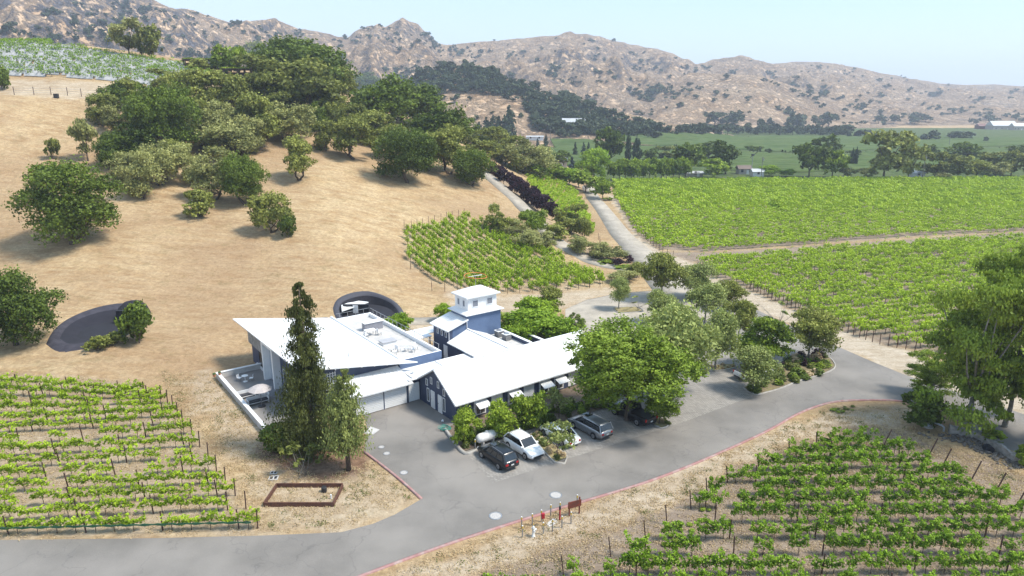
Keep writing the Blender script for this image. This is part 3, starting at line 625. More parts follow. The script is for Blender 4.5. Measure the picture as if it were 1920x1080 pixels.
def onroof(name, label, cat, a, b, z=3.62, rz=0, group=None): x, y = wl_(a, b); return empty(name, (x,y,z), WR+rz, label, cat, group)
e = onroof('bar_counter', 'grey box shaped bar counter with pale top on the roof terrace', 'bar counter', 2.0, 16.8)
MB().box(-1.0,1.6,-.5,.5,0,1.05).build('counter', M_('bar_grey', (.24,.24,.27), None, 2, .6), e, bevel=.02); MB().box(-1.1,1.7,-.6,.6,1.05,1.12).build('top', WHITE2, e)
e = onroof('dining_table', 'white terrace table in front of the grey bar counter', 'table', .9, 14.6)
MB().box(-.7,.7,-.5,.5,.70,.76).build('tabletop', WHITE, e)
for p in ((-.6,-.4),(.6,-.4),(.6,.4),(-.6,.4)): MB().box(p[0]-.03,p[0]+.03,p[1]-.03,p[1]+.03,0,.7).build('leg', GREYM, e)
e = onroof('planter_bench', 'low grey topped bench in the middle of the roof terrace', 'bench', 1.2, 10.2)
MB().box(-1.0,1.0,-.7,.7,.38,.5).build('seat', M_('bench_grey', (.38,.38,.40), None, 2, .6), e, bevel=.02); MB().box(-.9,.9,-.6,.6,0,.38).build('base', WHITE2, e)
def chair(a, b, rz, label, z=3.62, group='chairs on the roof terrace'):
    e = onroof('terrace_chair', label, 'chair', a, b, z, rz, group)
    MB().box(-.24,.24,-.24,.24,.42,.47).build('seat', WHITE2, e); MB().box(-.24,.24,.2,.25,.47,.9).build('backrest', WHITE2, e)
    for p in ((-.2,-.2),(.2,-.2),(.2,.2),(-.2,.2)): MB().box(p[0]-.02,p[0]+.02,p[1]-.02,p[1]+.02,0,.42).build('leg', GREYM, e)
for kc, (a, b, r) in enumerate(((.2,7.3,.4),(.9,6.9,2.0),(.1,6.2,1.1),(1.8,6.4,3.0),(2.3,5.6,4.0),(3.0,6.3,.2))): chair(a, b, r, 'small white chair on the near roof terrace, %s' % ['nearest the gutter','second from the gutter','third from the gutter','middle of the group','lowest of the group','nearest the railing'][kc])
chair(1.9,14.0,1.5,'white chair beside the white terrace table near the bar', group=None); chair(.0,13.9,1.5,'white chair left of the white terrace table near the bar', group=None)
# link flat roofs, garage, canopy
lk = bldg('link_building', 'flat white roofed passage joining the navy barn to the blue terrace block')
MB().box(-.95,8.2,.15,2.86,0,2.85).build('wall', NAVY, lk); MB().box(-1.0,8.22,-.05,2.865,2.86,3.0).build('roof', WHITE2, lk); MB().box(2.6,8.22,-.1,.12,3.002,3.3).build('parapet', WHITE, lk)
MB().box(3.6,7.2,.9,2.6,3.002,3.12).build('roof_hatch', WHITE, lk)
ga = bldg('garage', 'lean to garage with three white slatted doors facing the driveway', 'garage')
MB().box(-8.2,-1.0,.15,3.18,0,2.75).build('wall', NAVY, ga)
mb = MB(); slab(mb, [(-8.6,-.55,2.62),(-1.15,-.55,2.62),(-1.15,3.15,3.5),(-8.6,3.15,3.5)], .12); gr_ = mb.build('roof', SEAM, ga)
seams((-8.55,-.55,2.62),(-1.2,-.55,2.62),(-8.55,3.15,3.5),(-1.2,3.15,3.5), 15, .04).build('seam', SEAM, gr_)
MB().box(-8.6,-1.15,-.66,-.555,2.46,2.62).build('gutter', WHITE2, gr_)
SLAT, nt, b = mk('white_slats'); b.inputs['Roughness'].default_value = .5
b.inputs['Base Color'].default_value = (.70,.70,.70,1)
for a0, a1 in ((-7.9,-4.65),(-4.5,-1.75),(-1.45,-.1)):
    mb = MB(); mb.box(a0,a1,.05,.11,.06,2.2)
    for z in np.arange(.1,2.15,.2): mb.box(a0+.04,a1-.04,-.01,.05,z,z+.14)
    mb.box(a0,a0+.05,-.03,.05,.06,2.2); mb.box(a1-.05,a1,-.03,.05,.06,2.2)
    if a1 > -1: mb.build('gate_panel', SLAT, ga)
    else: mb.build('garage_door', SLAT, ga)
for a in (-4.57,-1.6): MB().box(a-.06,a+.06,-.02,.149,0,2.4).build('post', NAVY, ga)
MB().box(-1.55,.0,-.35,2.0,2.75,2.84).build('gate_roof', WHITE2, ga)
cn = bldg('walkway_canopy', 'thin white flat canopy on dark posts between terrace block and tower', 'canopy')
MB().box(4.9,8.1,11.0,14.6,2.95,3.08).build('roof', WHITE, cn); MB().box(8.1,11.0,12.2,14.6,2.97,3.06).build('roof_extension', WHITE, cn)
for a, b_ in ((5.1,11.2),(7.9,11.2),(5.1,14.4),(7.9,14.4)): MB().box(a-.06,a+.06,b_-.06,b_+.06,0,2.95).build('post', NAVY, cn)
e = onroof('flower_pot', 'white pot of red flowers on the low roof at the end of the pavilion roof', 'flower pot', -.3, .9, 3.0)
MB().lathe([(0,0),(.14,0),(.2,.35),(.17,.35),(0,.3)], 12).build('pot', WHITE2, e)
# ---- patio
PAT = M_('grey_patio_concrete', (.21,.195,.185), (.165,.155,.15), .6, .9, c3=(.25,.235,.22), scale3=.3)
pf = bldg('patio_floor', None); del pf['category']; meta(pf, None, None, None, None)
bpy.data.objects.remove(pf)
mb = MB(); mb.box(-16.9,-11.72,1.6,20.4,.0,.10); o = mb.build('patio_floor', PAT); o.location = (WO[0],WO[1],0); o.rotation_euler = (0,0,WR); meta(o, 'grey concrete patio slab beside the pavilion', None, None, 'structure')
mb = MB(); mb.box(-13.6,-11.72,2.4,16.3,.101,.106); o = mb.build('patio_path', M_('bluish_paving', (.17,.175,.19), (.14,.145,.16), 1, .8)); o.location = (WO[0],WO[1],0); o.rotation_euler = (0,0,WR); meta(o, 'darker bluish paving strip along the pavilion entrance', None, None, 'structure')
pw = bldg('patio_wall', 'low white capped wall edging the grey patio', 'wall')
MB().box(-17.2,-16.9,1.2,20.7,0,.75).box(-16.9,-11.8,20.4,20.7,0,.75).build('wall', CONC, pw); MB().box(-17.25,-16.85,1.15,20.75,.75,.82).box(-16.85,-11.75,20.35,20.75,.75,.82).build('coping', WHITE2, pw)
def patio(name, label, cat, px, py, rz=0): x, y, z = PZ(px, py, .1); return empty(name, (x,y,.1), WR+rz, label, cat)
e = patio('patio_umbrella', 'pale parasol with a round black base on the patio', 'umbrella', 491, 762)
MB().lathe([(0,0),(.42,0),(.42,.08),(.06,.12),(0,.12)], 20).build('base', DARK, e); MB().cyl(0,0,.1,2.5,.03,8).build('pole', GREYM, e)
mb = MB(); n = 8; cz = [(1.35*math.cos(2*math.pi*k/n), 1.35*math.sin(2*math.pi*k/n), 2.1) for k in range(n)]; mid_ = [(.8*math.cos(2*math.pi*k/n), .8*math.sin(2*math.pi*k/n), 2.42) for k in range(n)]
mb.add(cz+mid_+[(0,0,2.62)], [(k,(k+1)%n,n+(k+1)%n,n+k) for k in range(n)]+[(n+k,n+(k+1)%n,2*n) for k in range(n)]); cnp = mb.build('canopy', M_('cream_canvas', (.42,.38,.37), None, 2, .8), e)
md = cnp.modifiers.new('t', 'SOLIDIFY'); md.thickness = .03
def sofa(px, py, rz, L, label):
    e = patio('outdoor_sofa', label, 'sofa', px, py, rz); dkc = M_('black_cushion', (.025,.025,.03), (.05,.05,.06), 2, .9)
    MB().box(-L/2,L/2,-.4,.4,.22,.3).box(-L/2,L/2,.36,.42,.3,.8).build('frame', WHITE2, e, bevel=.01); MB().box(-L/2+.08,L/2-.08,-.36,.33,.3,.44).build('cushion', dkc, e, bevel=.03)
    MB().box(-L/2,-L/2+.07,-.4,.4,.3,.62).build('armrest', WHITE2, e); MB().box(L/2-.07,L/2,-.4,.4,.3,.62).build('armrest', WHITE2, e)
    for p in ((-1,-1),(1,-1),(1,1),(-1,1)): MB().box(p[0]*(L/2-.06)-.03,p[0]*(L/2-.06)+.03,p[1]*.34-.03,p[1]*.34+.03,0,.22).build('leg', WHITE2, e)
sofa(462,745,0,2.0,'white framed sofa with black cushions behind the parasol'); sofa(484,756,0,2.3,'longer white framed sofa with black cushions below the parasol')
sofa(497,748,-math.pi/2,.9,'single white framed armchair right of the parasol')
e = patio('bistro_table', 'round white bistro table near the patio corner', 'table', 460, 715)
MB().lathe([(0,0),(.28,0),(.25,.03),(.04,.06),(.03,.72),(.4,.73),(.4,.76),(0,.76)], 18).build('pedestal_table', WHITE, e)
for dx, rz, s in ((-.75,1.2,'left'),(.75,-1.4,'right')):
    x, y, z = PZ(460,715,.1); c_ = empty('patio_chair', (x+dx,y+.1,.1), rz, 'white chair %s of the round bistro table on the patio' % s, 'chair')
    MB().box(-.22,.22,-.22,.22,.42,.46).build('seat', WHITE, c_); MB().box(-.22,.22,.2,.24,.46,.85).build('backrest', WHITE, c_)
    for p in ((-.2,-.2),(.2,-.2),(.2,.2),(-.2,.2)): MB().box(p[0]-.02,p[0]+.02,p[1]-.02,p[1]+.02,0,.42).build('leg', GREYM, c_)
for px, py, s in ((402,706,'outer'),(412,703,'inner')):
    x, y, z = PZ(px, py, .82); e = empty('terracotta_pot', (x,y,.82), 0, 'small terracotta pot on the patio wall corner, the %s of the pair' % s, 'flower pot')
    MB().lathe([(0,0),(.12,0),(.18,.28),(.14,.28),(0,.22)], 12).build('pot', M_('terracotta', (.45,.17,.09), None, 3, .8), e); MB().lathe([(0,.2),(.2,.3),(.15,.45),(0,.5)], 8).build('plant', M_('pot_green', (.05,.09,.02), None, 9, .8), e)

# ---- cave portals
SHOT = M_('dark_shaded_shotcrete', (.008,.008,.014), (.014,.013,.020), .9, .95, bmp=.4, bdist=.1)  # dark shotcrete, deepened so the colour holds the cave's shade
SHOTL = M_('violet_grey_shotcrete', (.024,.022,.032), (.045,.042,.055), .9, .95, bmp=.5, bdist=.1)
def portal(Q, fl, name, label, inner, wall_m, band_m, band):
    Q = resample(np.concatenate([Q, Q[:1]])[:, :2], .7)[:-1]; n = len(Q); c = Q.mean(0)
    zr_ = near_h(Q[:,0], Q[:,1]); r1 = c+(Q-c)*1.22; r0 = c+(Q-c)*1.14; r2_ = c+(Q-c)*band; r3_ = c+(Q-c)*inner
    mb = MB(); k = range(n)
    loops = [[(*p, z-.4) for p, z in zip(r1, near_h(r1[:,0], r1[:,1]))], [(*p, z+.08) for p, z in zip(r0, near_h(r0[:,0], r0[:,1]))], [(*p, z+.28) for p, z in zip(Q, zr_)], [(*p, fl+(z-fl)*.72+.2) for p, z in zip(r2_, zr_)]]
    vs = sum(loops, []); fs = []
    for L_ in range(3): fs += [(L_*n+i, L_*n+(i+1)%n, (L_+1)*n+(i+1)%n, (L_+1)*n+i) for i in k]
    e = empty(name, (0,0,0), 0, label, 'cave entrance'); o = MB().add(vs, fs).build('rim', band_m, e, True)
    l2 = loops[3]; l3 = [(*p, fl) for p in r3_]; vs = l2+l3; fs = [(i, (i+1)%n, n+(i+1)%n, n+i) for i in k]; MB().add(vs, fs).build('wall', wall_m, e, True)
    MB().add(l3, [tuple(k)]).build('floor', M_('portal_floor', (.014,.014,.022), (.01,.01,.015), 1, .95), e); return e  # floor colour darkened to stand for shade inside the mouth
p1 = portal(P1, FLOOR[0], 'cave_portal', 'dark violet grey cave mouth scooped into the hillside at the left', .50, M_('portal_shade', (.009,.009,.016), (.015,.014,.022), .9, .95), SHOTL, .86)  # inner wall in shade: shadow is put into its colour
p2 = portal(P2, FLOOR[1], 'cave_portal', 'near black oval cave mouth behind the roof terrace with a white canopy slab', .86, SHOT, M_('portal_rim', (.05,.05,.065), None, 2, .8), .96)
x, y, z = g1(232, 594); 
q = G([(222,600)])[0]; MB().tube([(q[0],q[1]+1.5,FLOOR[0]-.2),(q[0],q[1]+1.5,FLOOR[0]+2.0),(q[0]+1.3,q[1]+1.9,FLOOR[0]+2.0),(q[0]+1.3,q[1]+1.9,FLOOR[0]-.2)], .07, 6).build('door_frame', M_('pale_blue_frame', (.28,.38,.48), None, 2, .5), p1)
MB().lathe([(2.2,-.5),(2.3,.8),(1.9,1.9),(1.1,2.6),(0,2.8)], 16, (q[0]+1.0,q[1]+2.4,FLOOR[0])).build('tunnel_mouth', SHOT, p1, True)
MB().box(q[0]-.1,q[0]+1.4,q[1]-.2,q[1]+.3,FLOOR[0]-.1,FLOOR[0]+2.0).build('opening', DARK, p1)
a_, b_, c_, d_ = [Vector(PY(px, py, yy)) for px, py, yy in ((641,583,101.5),(691,566,107.5),(665,563,109),(640,572,105))]
mb = MB(); mb.hexa([v-Vector((0,0,.15)) for v in (a_,b_,c_,d_)], [a_,b_,c_,d_]); mb.build('canopy_slab', WHITE2, p2)
f2_ = FLOOR[1]; v = PY(665,584,104); MB().box(v[0]-1.9,v[0]+2.2,v[1]+.3,v[1]+.6,f2_,a_.z+.2).build('door_wall', DARK, p2); MB().box(v[0]-.3,v[0]+.5,v[1]+.2,v[1]+.296,f2_,a_.z+.1).build('door', WHITE2, p2)
# ------------------------------------------------------------------ foliage generators
def leaves(P, D, size, rng, outw=.6, asp=1.5):
    """quads at P facing D blended with random; returns V,F"""
    n = len(P); nr = D*outw+rng.normal(size=(n,3))*.6; nr /= np.linalg.norm(nr, axis=1)[:,None]+1e-9
    t = np.cross(nr, rng.normal(size=(n,3))); t /= np.linalg.norm(t, axis=1)[:,None]+1e-9; b = np.cross(nr, t)
    s = size*(.55+.9*rng.rand(n))[:,None]; a = t*s*.5*asp; c = b*s*.5
    V = np.stack([P-a, P-c*.9, P+a, P+c*1.1], 1).reshape(-1,3); F_ = np.arange(4*n).reshape(-1,4); return V, F_
def lobe_cloud(lobes, n, size, seed, low=-.5, shell=.62, sub=9, spread=.16, jit=1.0, asp=1.5):
    rng = np.random.RandomState(seed); L_ = np.array(lobes, float)
    w = (L_[:,3]*L_[:,4])**1.0; w /= w.sum(); nc = max(3, n//sub); k = rng.choice(len(L_), nc, p=w)
    d = rng.normal(size=(nc,3)); d /= np.linalg.norm(d, axis=1)[:,None]; d[:,2] = np.where(d[:,2] < low, -d[:,2]*.6, d[:,2])
    r = shell+(1-shell)*rng.rand(nc)**.6+.08*rng.normal(size=nc)*jit
    R3 = np.stack([L_[k,3], L_[k,3], L_[k,4]], 1); Cc = L_[k,:3]+d*R3*r[:,None]
    kk = np.repeat(np.arange(nc), sub); m = len(kk); Pn = Cc[kk]+rng.normal(size=(m,3))*(R3[kk]*spread)
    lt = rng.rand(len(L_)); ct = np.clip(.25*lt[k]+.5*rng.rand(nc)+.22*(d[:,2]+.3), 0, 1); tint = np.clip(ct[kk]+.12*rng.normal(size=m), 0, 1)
    V, F_ = leaves(Pn, d[kk], size, rng, asp=asp); return V, F_, tint
def rnd_lobes(seed, n, rx, rz, cz, lr=(.35,.6), flat=.8, top=1.0, hollow=.55):
    rng = np.random.RandomState(seed); out = []
    for i in range(n):
        d = rng.normal(size=3); d /= np.linalg.norm(d); rad = hollow+(1-hollow)*rng.rand(); q = rng.uniform(*lr)
        out.append((d[0]*rx*rad*(1-q*.6), d[1]*rx*rad*(1-q*.6), cz+d[2]*rz*rad*(1-q*.6), rx*q, rz*q*flat))
    return out
def conifer_cloud(n, size, seed, r0=.5, z0=.06, power=.85, levels=26, droop=.12, sparse=.25, bulge=0):
    rng = np.random.RandomState(seed); P = []; D = []; T = []
    for i in range(levels):
        t = (i+.5*rng.rand())/levels; z = z0+(1-z0)*t; Rr = r0*(1-t)**power*(1+bulge*math.sin(t*9+seed))+.015; nb = max(4, int(11*(1-t)+4))
        for k in range(nb):
            if rng.rand() < sparse: continue
            a = rng.rand()*6.283; ln = Rr*(.55+.6*rng.rand()); q = max(3, int(n/levels/nb*(.5+1.3*(1-t)))); s = rng.rand(q)**.7; br = rng.rand()
            x = np.cos(a)*ln*s; y = np.sin(a)*ln*s; zz = z-droop*ln*s*s+ .04*s*ln
            sp_ = .10*ln*(.35+s)[:,None]; P.append(np.stack([x,y,zz],1)+rng.normal(size=(q,3))*sp_*np.array([1,1,.45])); D.append(np.tile([math.cos(a)*.4, math.sin(a)*.4, .9],(q,1))); T.append(np.clip(.6*br+.4*rng.rand(q)+.15*(s-.6),0,1))
    P = np.concatenate(P); D = np.concatenate(D); T = np.concatenate(T); V, F_ = leaves(P, D, size, rng, asp=1.8); return V, F_, T
def trunk_mesh(name, seed, h0, rad, lobes, nl=5, lean=0, multi=1, n=7):
    rng = random.Random(seed); mb = MB(); L_ = sorted(lobes, key=lambda q: -q[3])[:nl]
    for s_ in range(multi):
        bx, by = (0,0) if multi == 1 else (rng.uniform(-.05,.05), rng.uniform(-.05,.05)); tx, ty = bx*4+lean*h0, by*4
        mb.tube([(bx,by,-.04),(bx+.01,by,.02),(bx*.5+tx*.5+rng.uniform(-.01,.01),ty*.5,h0*.5),(tx,ty,h0)], [rad*1.5,rad*1.1,rad*.85,rad*.7], n)
        for q in L_[s_::multi]:
            m_ = ((tx+q[0])/2+rng.uniform(-.03,.03), (ty+q[1])/2+rng.uniform(-.03,.03), (h0+q[2])/2-.02)
            mb.tube([(tx*.95,ty*.95,h0*.93), m_, q[:3]], [rad*.6, rad*.4, rad*.14], 5)
    return mb.mesh(name, True)
LM = dict(
 oak=leaf_mat('oak_leaves', (.010,.026,.004), (.175,.24,.028)),
 olive=leaf_mat('olive_leaves', (.065,.08,.024), (.44,.44,.15)),
 olivedk=leaf_mat('grey_green_leaves', (.038,.056,.012), (.38,.40,.085)),
 green=leaf_mat('green_leaves', (.022,.055,.007), (.33,.43,.04)),
 shade=leaf_mat('shade_tree_leaves', (.016,.044,.006), (.27,.37,.035)),
 willow=leaf_mat('pale_willow_leaves', (.06,.09,.022), (.42,.47,.14)),
 bright=leaf_mat('bright_leaves', (.085,.17,.012), (.33,.46,.035), .35),
 conifer=leaf_mat('conifer_needles', (.010,.018,.006), (.12,.135,.032), .15),
 pine=leaf_mat('pine_needles', (.06,.085,.022), (.34,.38,.11), .2),
 spruce=leaf_mat('blue_spruce_needles', (.03,.05,.05), (.12,.16,.16), .1),
 plum=leaf_mat('purple_leaves', (.014,.006,.012), (.06,.022,.036), .15),
 cypress=leaf_mat('cypress_leaves', (.016,.032,.016), (.06,.09,.038), .1),
 poplar=leaf_mat('poplar_leaves', (.020,.050,.008), (.32,.42,.05)),
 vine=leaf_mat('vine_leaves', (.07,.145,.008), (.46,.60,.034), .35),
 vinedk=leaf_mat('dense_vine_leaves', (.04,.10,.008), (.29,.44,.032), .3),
 weed=leaf_mat('weed_leaves', (.06,.09,.02), (.22,.24,.06), .3),
 dry=leaf_mat('dry_grass_blades', (.42,.31,.17), (.62,.50,.31), .3),
 far=leaf_mat('distant_oak_leaves', (.022,.04,.015), (.085,.11,.045), .1),
)
TREES = {}
def norm_crown(V, lb, zlo=0, tall=1.0):
    x0, x1 = np.percentile(V[:,0], [.25,99.75]); y0, y1 = np.percentile(V[:,1], [.25,99.75]); z0, z1 = np.percentile(V[:,2], [.4,99.6])
    sx, sy = 1/(x1-x0), 1/(y1-y0); zl = max(.04, z0, zlo); sz_ = (tall-zl)/(z1-z0); ox, oy = (x0+x1)/2, (y0+y1)/2
    V = np.stack([(V[:,0]-ox)*sx, (V[:,1]-oy)*sy, (V[:,2]-z0)*sz_+zl], 1); V[:,2] = np.maximum(V[:,2], .01)
    return V, [((q[0]-ox)*sx, (q[1]-oy)*sy, (q[2]-z0)*sz_+zl, q[3]*sx, q[4]*sz_) for q in lb]
def reg(kind, crowns, trunks, leafm, barkm=BARK): TREES[kind] = (crowns, trunks, LM[leafm], barkm)
def build_kind(kind, nvar, n, size, leafm, nlobe=14, rx=.5, rz=.42, cz=.56, h0=.3, rad=.022, barkm=BARK, multi=1, lr=(.35,.6), shell=.6, low=-.5, flat=.85, nl=6, seed=1, spread=.14, sub=16, hollow=.5, lean=0):
    cs = []; ts = []
    for v in range(nvar):
        lb = rnd_lobes(seed*100+v, nlobe, rx, rz, cz, lr, flat, hollow=hollow)
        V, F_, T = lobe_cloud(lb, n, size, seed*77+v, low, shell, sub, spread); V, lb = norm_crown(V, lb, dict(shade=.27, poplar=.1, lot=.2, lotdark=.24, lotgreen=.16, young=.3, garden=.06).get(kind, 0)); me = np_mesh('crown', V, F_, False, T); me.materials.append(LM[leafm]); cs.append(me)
        t = trunk_mesh('trunk', seed*31+v, h0, rad, lb, nl, lean, multi); t.materials.append(barkm); ts.append(t)
    TREES[kind] = (cs, ts)
build_kind('oak', 4, 22000, .018, 'oak', 24, rz=.50, cz=.48, h0=.2, rad=.03, multi=2, seed=1, lr=(.28,.5))
build_kind('oaks', 4, 8000, .032, 'oak', 16, rz=.52, cz=.47, h0=.2, rad=.03, seed=2)
build_kind('grove', 4, 8000, .030, 'olivedk', 13, rz=.52, cz=.46, h0=.12, rad=.028, multi=2, seed=4, lr=(.25,.48))
build_kind('olive', 5, 8000, .028, 'olive', 14, rz=.52, cz=.47, h0=.14, rad=.026, multi=3, seed=3, lr=(.2,.42), spread=.22)
build_kind('shrub', 3, 3000, .055, 'olivedk', 9, rz=.48, cz=.44, h0=.1, rad=.02, multi=2, seed=5)
build_kind('shade', 3, 48000, .0145, 'shade', 26, rz=.52, cz=.50, h0=.28, rad=.03, seed=6, lr=(.2,.46), sub=36, spread=.11, hollow=.35)
build_kind('lot', 4, 11000, .026, 'willow', 16, rx=.5, rz=.42, cz=.60, h0=.30, rad=.022, barkm=BARKP, seed=7, lr=(.3,.5), sub=8, spread=.2)
build_kind('lotdark', 3, 11000, .027, 'olivedk', 16, rx=.5, rz=.40, cz=.60, h0=.30, rad=.022, barkm=BARKP, seed=8, lr=(.3,.5))
build_kind('lotgreen', 3, 11000, .027, 'green', 16, rx=.5, rz=.45, cz=.55, h0=.28, rad=.024, seed=9, lr=(.28,.5))
build_kind('bright', 3, 7000, .036, 'bright', 16, rx=.5, rz=.42, cz=.52, h0=.25, rad=.02, seed=10, lr=(.25,.45), spread=.2)
build_kind('garden', 3, 7000, .036, 'green', 15, rx=.5, rz=.46, cz=.50, h0=.2, rad=.018, seed=11, lr=(.22,.42), spread=.2)
build_kind('young', 2, 1100, .04, 'pine', 11, rx=.5, rz=.40, cz=.58, h0=.35, rad=.014, seed=12, lr=(.15,.35), spread=.25)
build_kind('twiggy', 2, 420, .06, 'weed', 12, rx=.5, rz=.40, cz=.56, h0=.08, rad=.012, barkm=BARKP, multi=4, seed=13, lr=(.15,.3), nl=12)
build_kind('bare', 1, 60, .04, 'pine', 12, rx=.5, rz=.40, cz=.58, h0=.25, rad=.015, barkm=BARKP, multi=2, seed=14, lr=(.15,.3), nl=12)
build_kind('plum', 3, 2500, .055, 'plum', 10, rx=.5, rz=.46, cz=.52, h0=.2, rad=.02, seed=15)
build_kind('poplar', 3, 36000, .0125, 'poplar', 44, rx=.5, rz=.52, cz=.48, flat=.42, h0=.25, rad=.018, barkm=BARKP, seed=16, lr=(.12,.3), sub=30, spread=.2, hollow=.3, nl=14)
build_kind('bush', 3, 4000, .048, 'oak', 9, rz=.5, cz=.42, h0=.1, rad=.02, seed=17)
build_kind('bushgreen', 3, 900, .09, 'green', 8, rz=.5, cz=.4, h0=.1, rad=.02, seed=18)
build_kind('far', 5, 600, .095, 'far', 9, rz=.5, cz=.48, h0=.2, rad=.03, seed=19, lr=(.3,.55), sub=6)
build_kind('midgreen', 3, 3000, .05, 'green', 13, rz=.46, cz=.52, h0=.22, rad=.025, seed=20, lr=(.28,.5))
build_kind('middark', 3, 3000, .05, 'oak', 13, rz=.46, cz=.52, h0=.22, rad=.025, seed=21, lr=(.28,.5))
build_kind('midpale', 3, 3000, .045, 'olivedk', 15, rz=.46, cz=.52, h0=.22, rad=.025, seed=22, lr=(.22,.42))
build_kind('wisp', 3, 3000, .042, 'olive', 14, rz=.42, cz=.54, h0=.2, rad=.024, seed=23, lr=(.18,.36), spread=.26)
def conif(kind, nvar, leafm, seed, **kw):
    cs = []; ts = []
    for v in range(nvar):
        V, F_, T = conifer_cloud(seed=seed+v, **kw); me = np_mesh('crown', V, F_, False, T); me.materials.append(LM[leafm]); cs.append(me)
        mb = MB(); mb.tube([(0,0,-.02),(.004,0,.3),(-.003,0,.7),(0,0,.97)], [.024,.018,.010,.002], 8); t = mb.mesh('trunk', True); t.materials.append(BARK); ts.append(t)
    TREES[kind] = (cs, ts)
conif('conifer', 1, 'conifer', 31, n=44000, size=.013, r0=.56, z0=.03, power=.62, levels=38, sparse=.12, droop=.1, bulge=.16)
conif('pine', 1, 'pine', 35, n=17000, size=.018, r0=.5, z0=.20, power=.6, levels=24, sparse=.3, droop=-.15, bulge=.12)
conif('fir', 2, 'cypress', 41, n=2200, size=.06, r0=.5, z0=.04, power=.75, levels=16, sparse=.15)
conif('spruce', 1, 'spruce', 45, n=2200, size=.07, r0=.5, z0=.04, power=.8, levels=16, sparse=.1)
def cyp(kind, nvar, seed):
    cs = []; ts = []
    for v in range(nvar):
        lb = [(0,0,z,.5*math.sin(math.pi*min(1,(z*.9+.12)))**.6*.9,.16) for z in np.linspace(.12,.9,8)]
        V, F_, T = lobe_cloud(lb, 900, .10, seed+v, -.9, .7, 6, .12); me = np_mesh('crown', V, F_, False, T); me.materials.append(LM['cypress']); cs.append(me)
        mb = MB(); mb.tube([(0,0,-.02),(0,0,.6)], [.05,.02], 6); t = mb.mesh('trunk', True); t.materials.append(BARK); ts.append(t)
    TREES[kind] = (cs, ts)
cyp('cypress', 2, 51)
_cnt = [0]
def place(kind, base, w, h, label, cat='tree', group=None, name='tree', rz=None, wy=None, lod=False):
    _cnt[0] += 1; k = _cnt[0]; cs, ts = TREES[kind]; rg = random.Random(k*7+3)
    e = empty(name, tuple(base), rg.uniform(0, 6.28) if rz is None else rz, label, cat, group)
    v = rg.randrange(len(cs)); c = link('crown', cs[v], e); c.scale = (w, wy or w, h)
    t = link('trunk', ts[v], e); t.scale = ((w+h)/2, (w+h)/2, h) if kind not in ('conifer','pine','fir') else (h, h, h)
    return e
def TT(rows, cat='tree', name='tree'):
    B = G([(r[1], r[2]) for r in rows])
    for r, bb in zip(rows, B):
        kind, px, py, w, h = r[:5]; label = r[5]; group = r[6] if len(r) > 6 else None; nm = r[7] if len(r) > 7 else name
        
        if group == GR: w *= 1.14; h *= 1.08
        c = proj(*bb)[2]; dep = math.atan2(H-bb[2], bb[1]); W = w*c/F; Hh = h*c/F/max(.72, math.cos(dep))
        if dep > .15: Hh = max(h*c/F/math.cos(dep)-W*.38*math.sin(dep), Hh*.6)
        place(kind, (bb[0], bb[1], bb[2]-.08), W, Hh, label, 'shrub' if ('shrub' in nm or 'bush' in nm) else cat, group, nm)
GR = 'trees of the hillside grove'
ORD = ['first','second','third','fourth','fifth','sixth','seventh','eighth','ninth','tenth','eleventh','twelfth','thirteenth','fourteenth','fifteenth','sixteenth','seventeenth','eighteenth','nineteenth','twentieth']
def ordn(k):
    if k < 20: return ORD[k]
    t = {2:'twenty',3:'thirty',4:'forty'}[(k+1)//10]; u = (k+1) % 10; return t+'-'+ORD[u-1] if u else {30:'thirtieth',40:'fortieth',20:'twentieth'}[k+1]
MARKS = [(300,225,'the wide oak'),(145,385,'the large lone oak'),(445,133,'the lower pergola'),(472,335,'the dark round oak'),(547,300,'the isolated slope tree'),(752,295,'the large lower oak'),(613,255,'the narrow lone tree'),(885,315,'the oak by the drive'),(955,235,'the ridge conifers'),(163,283,'the thin leaning tree')]
def grove_labels(rows):
    out = {}; use = {}
    for i, (px, py, base) in rows:
        m = min(MARKS, key=lambda q: (q[0]-px)**2+(q[1]-py)**2); a = math.degrees(math.atan2(m[1]-py, px-m[0])) % 360
        d = ['right of','up and right of','straight above','up and left of','left of','down and left of','straight below','down and right of'][int((a+22.5)//45) % 8]; use.setdefault((m[2], d, base), []).append((math.hypot(m[0]-px, m[1]-py), i))
    for (m, d, base), l in use.items():
        l.sort()
        for k, (_, i) in enumerate(l): out[i] = '%s in the grove %s %s' % (base if len(l) == 1 else ordn(k)+' '+base, d, m)
    return out
Lo = 'grey-green olive-like tree within the grove on the upper left hillside'; Lg = 'dull green bushy tree within the grove on the upper left hillside'; Lk = 'dark green rounded oak within the grove on the upper left hillside'
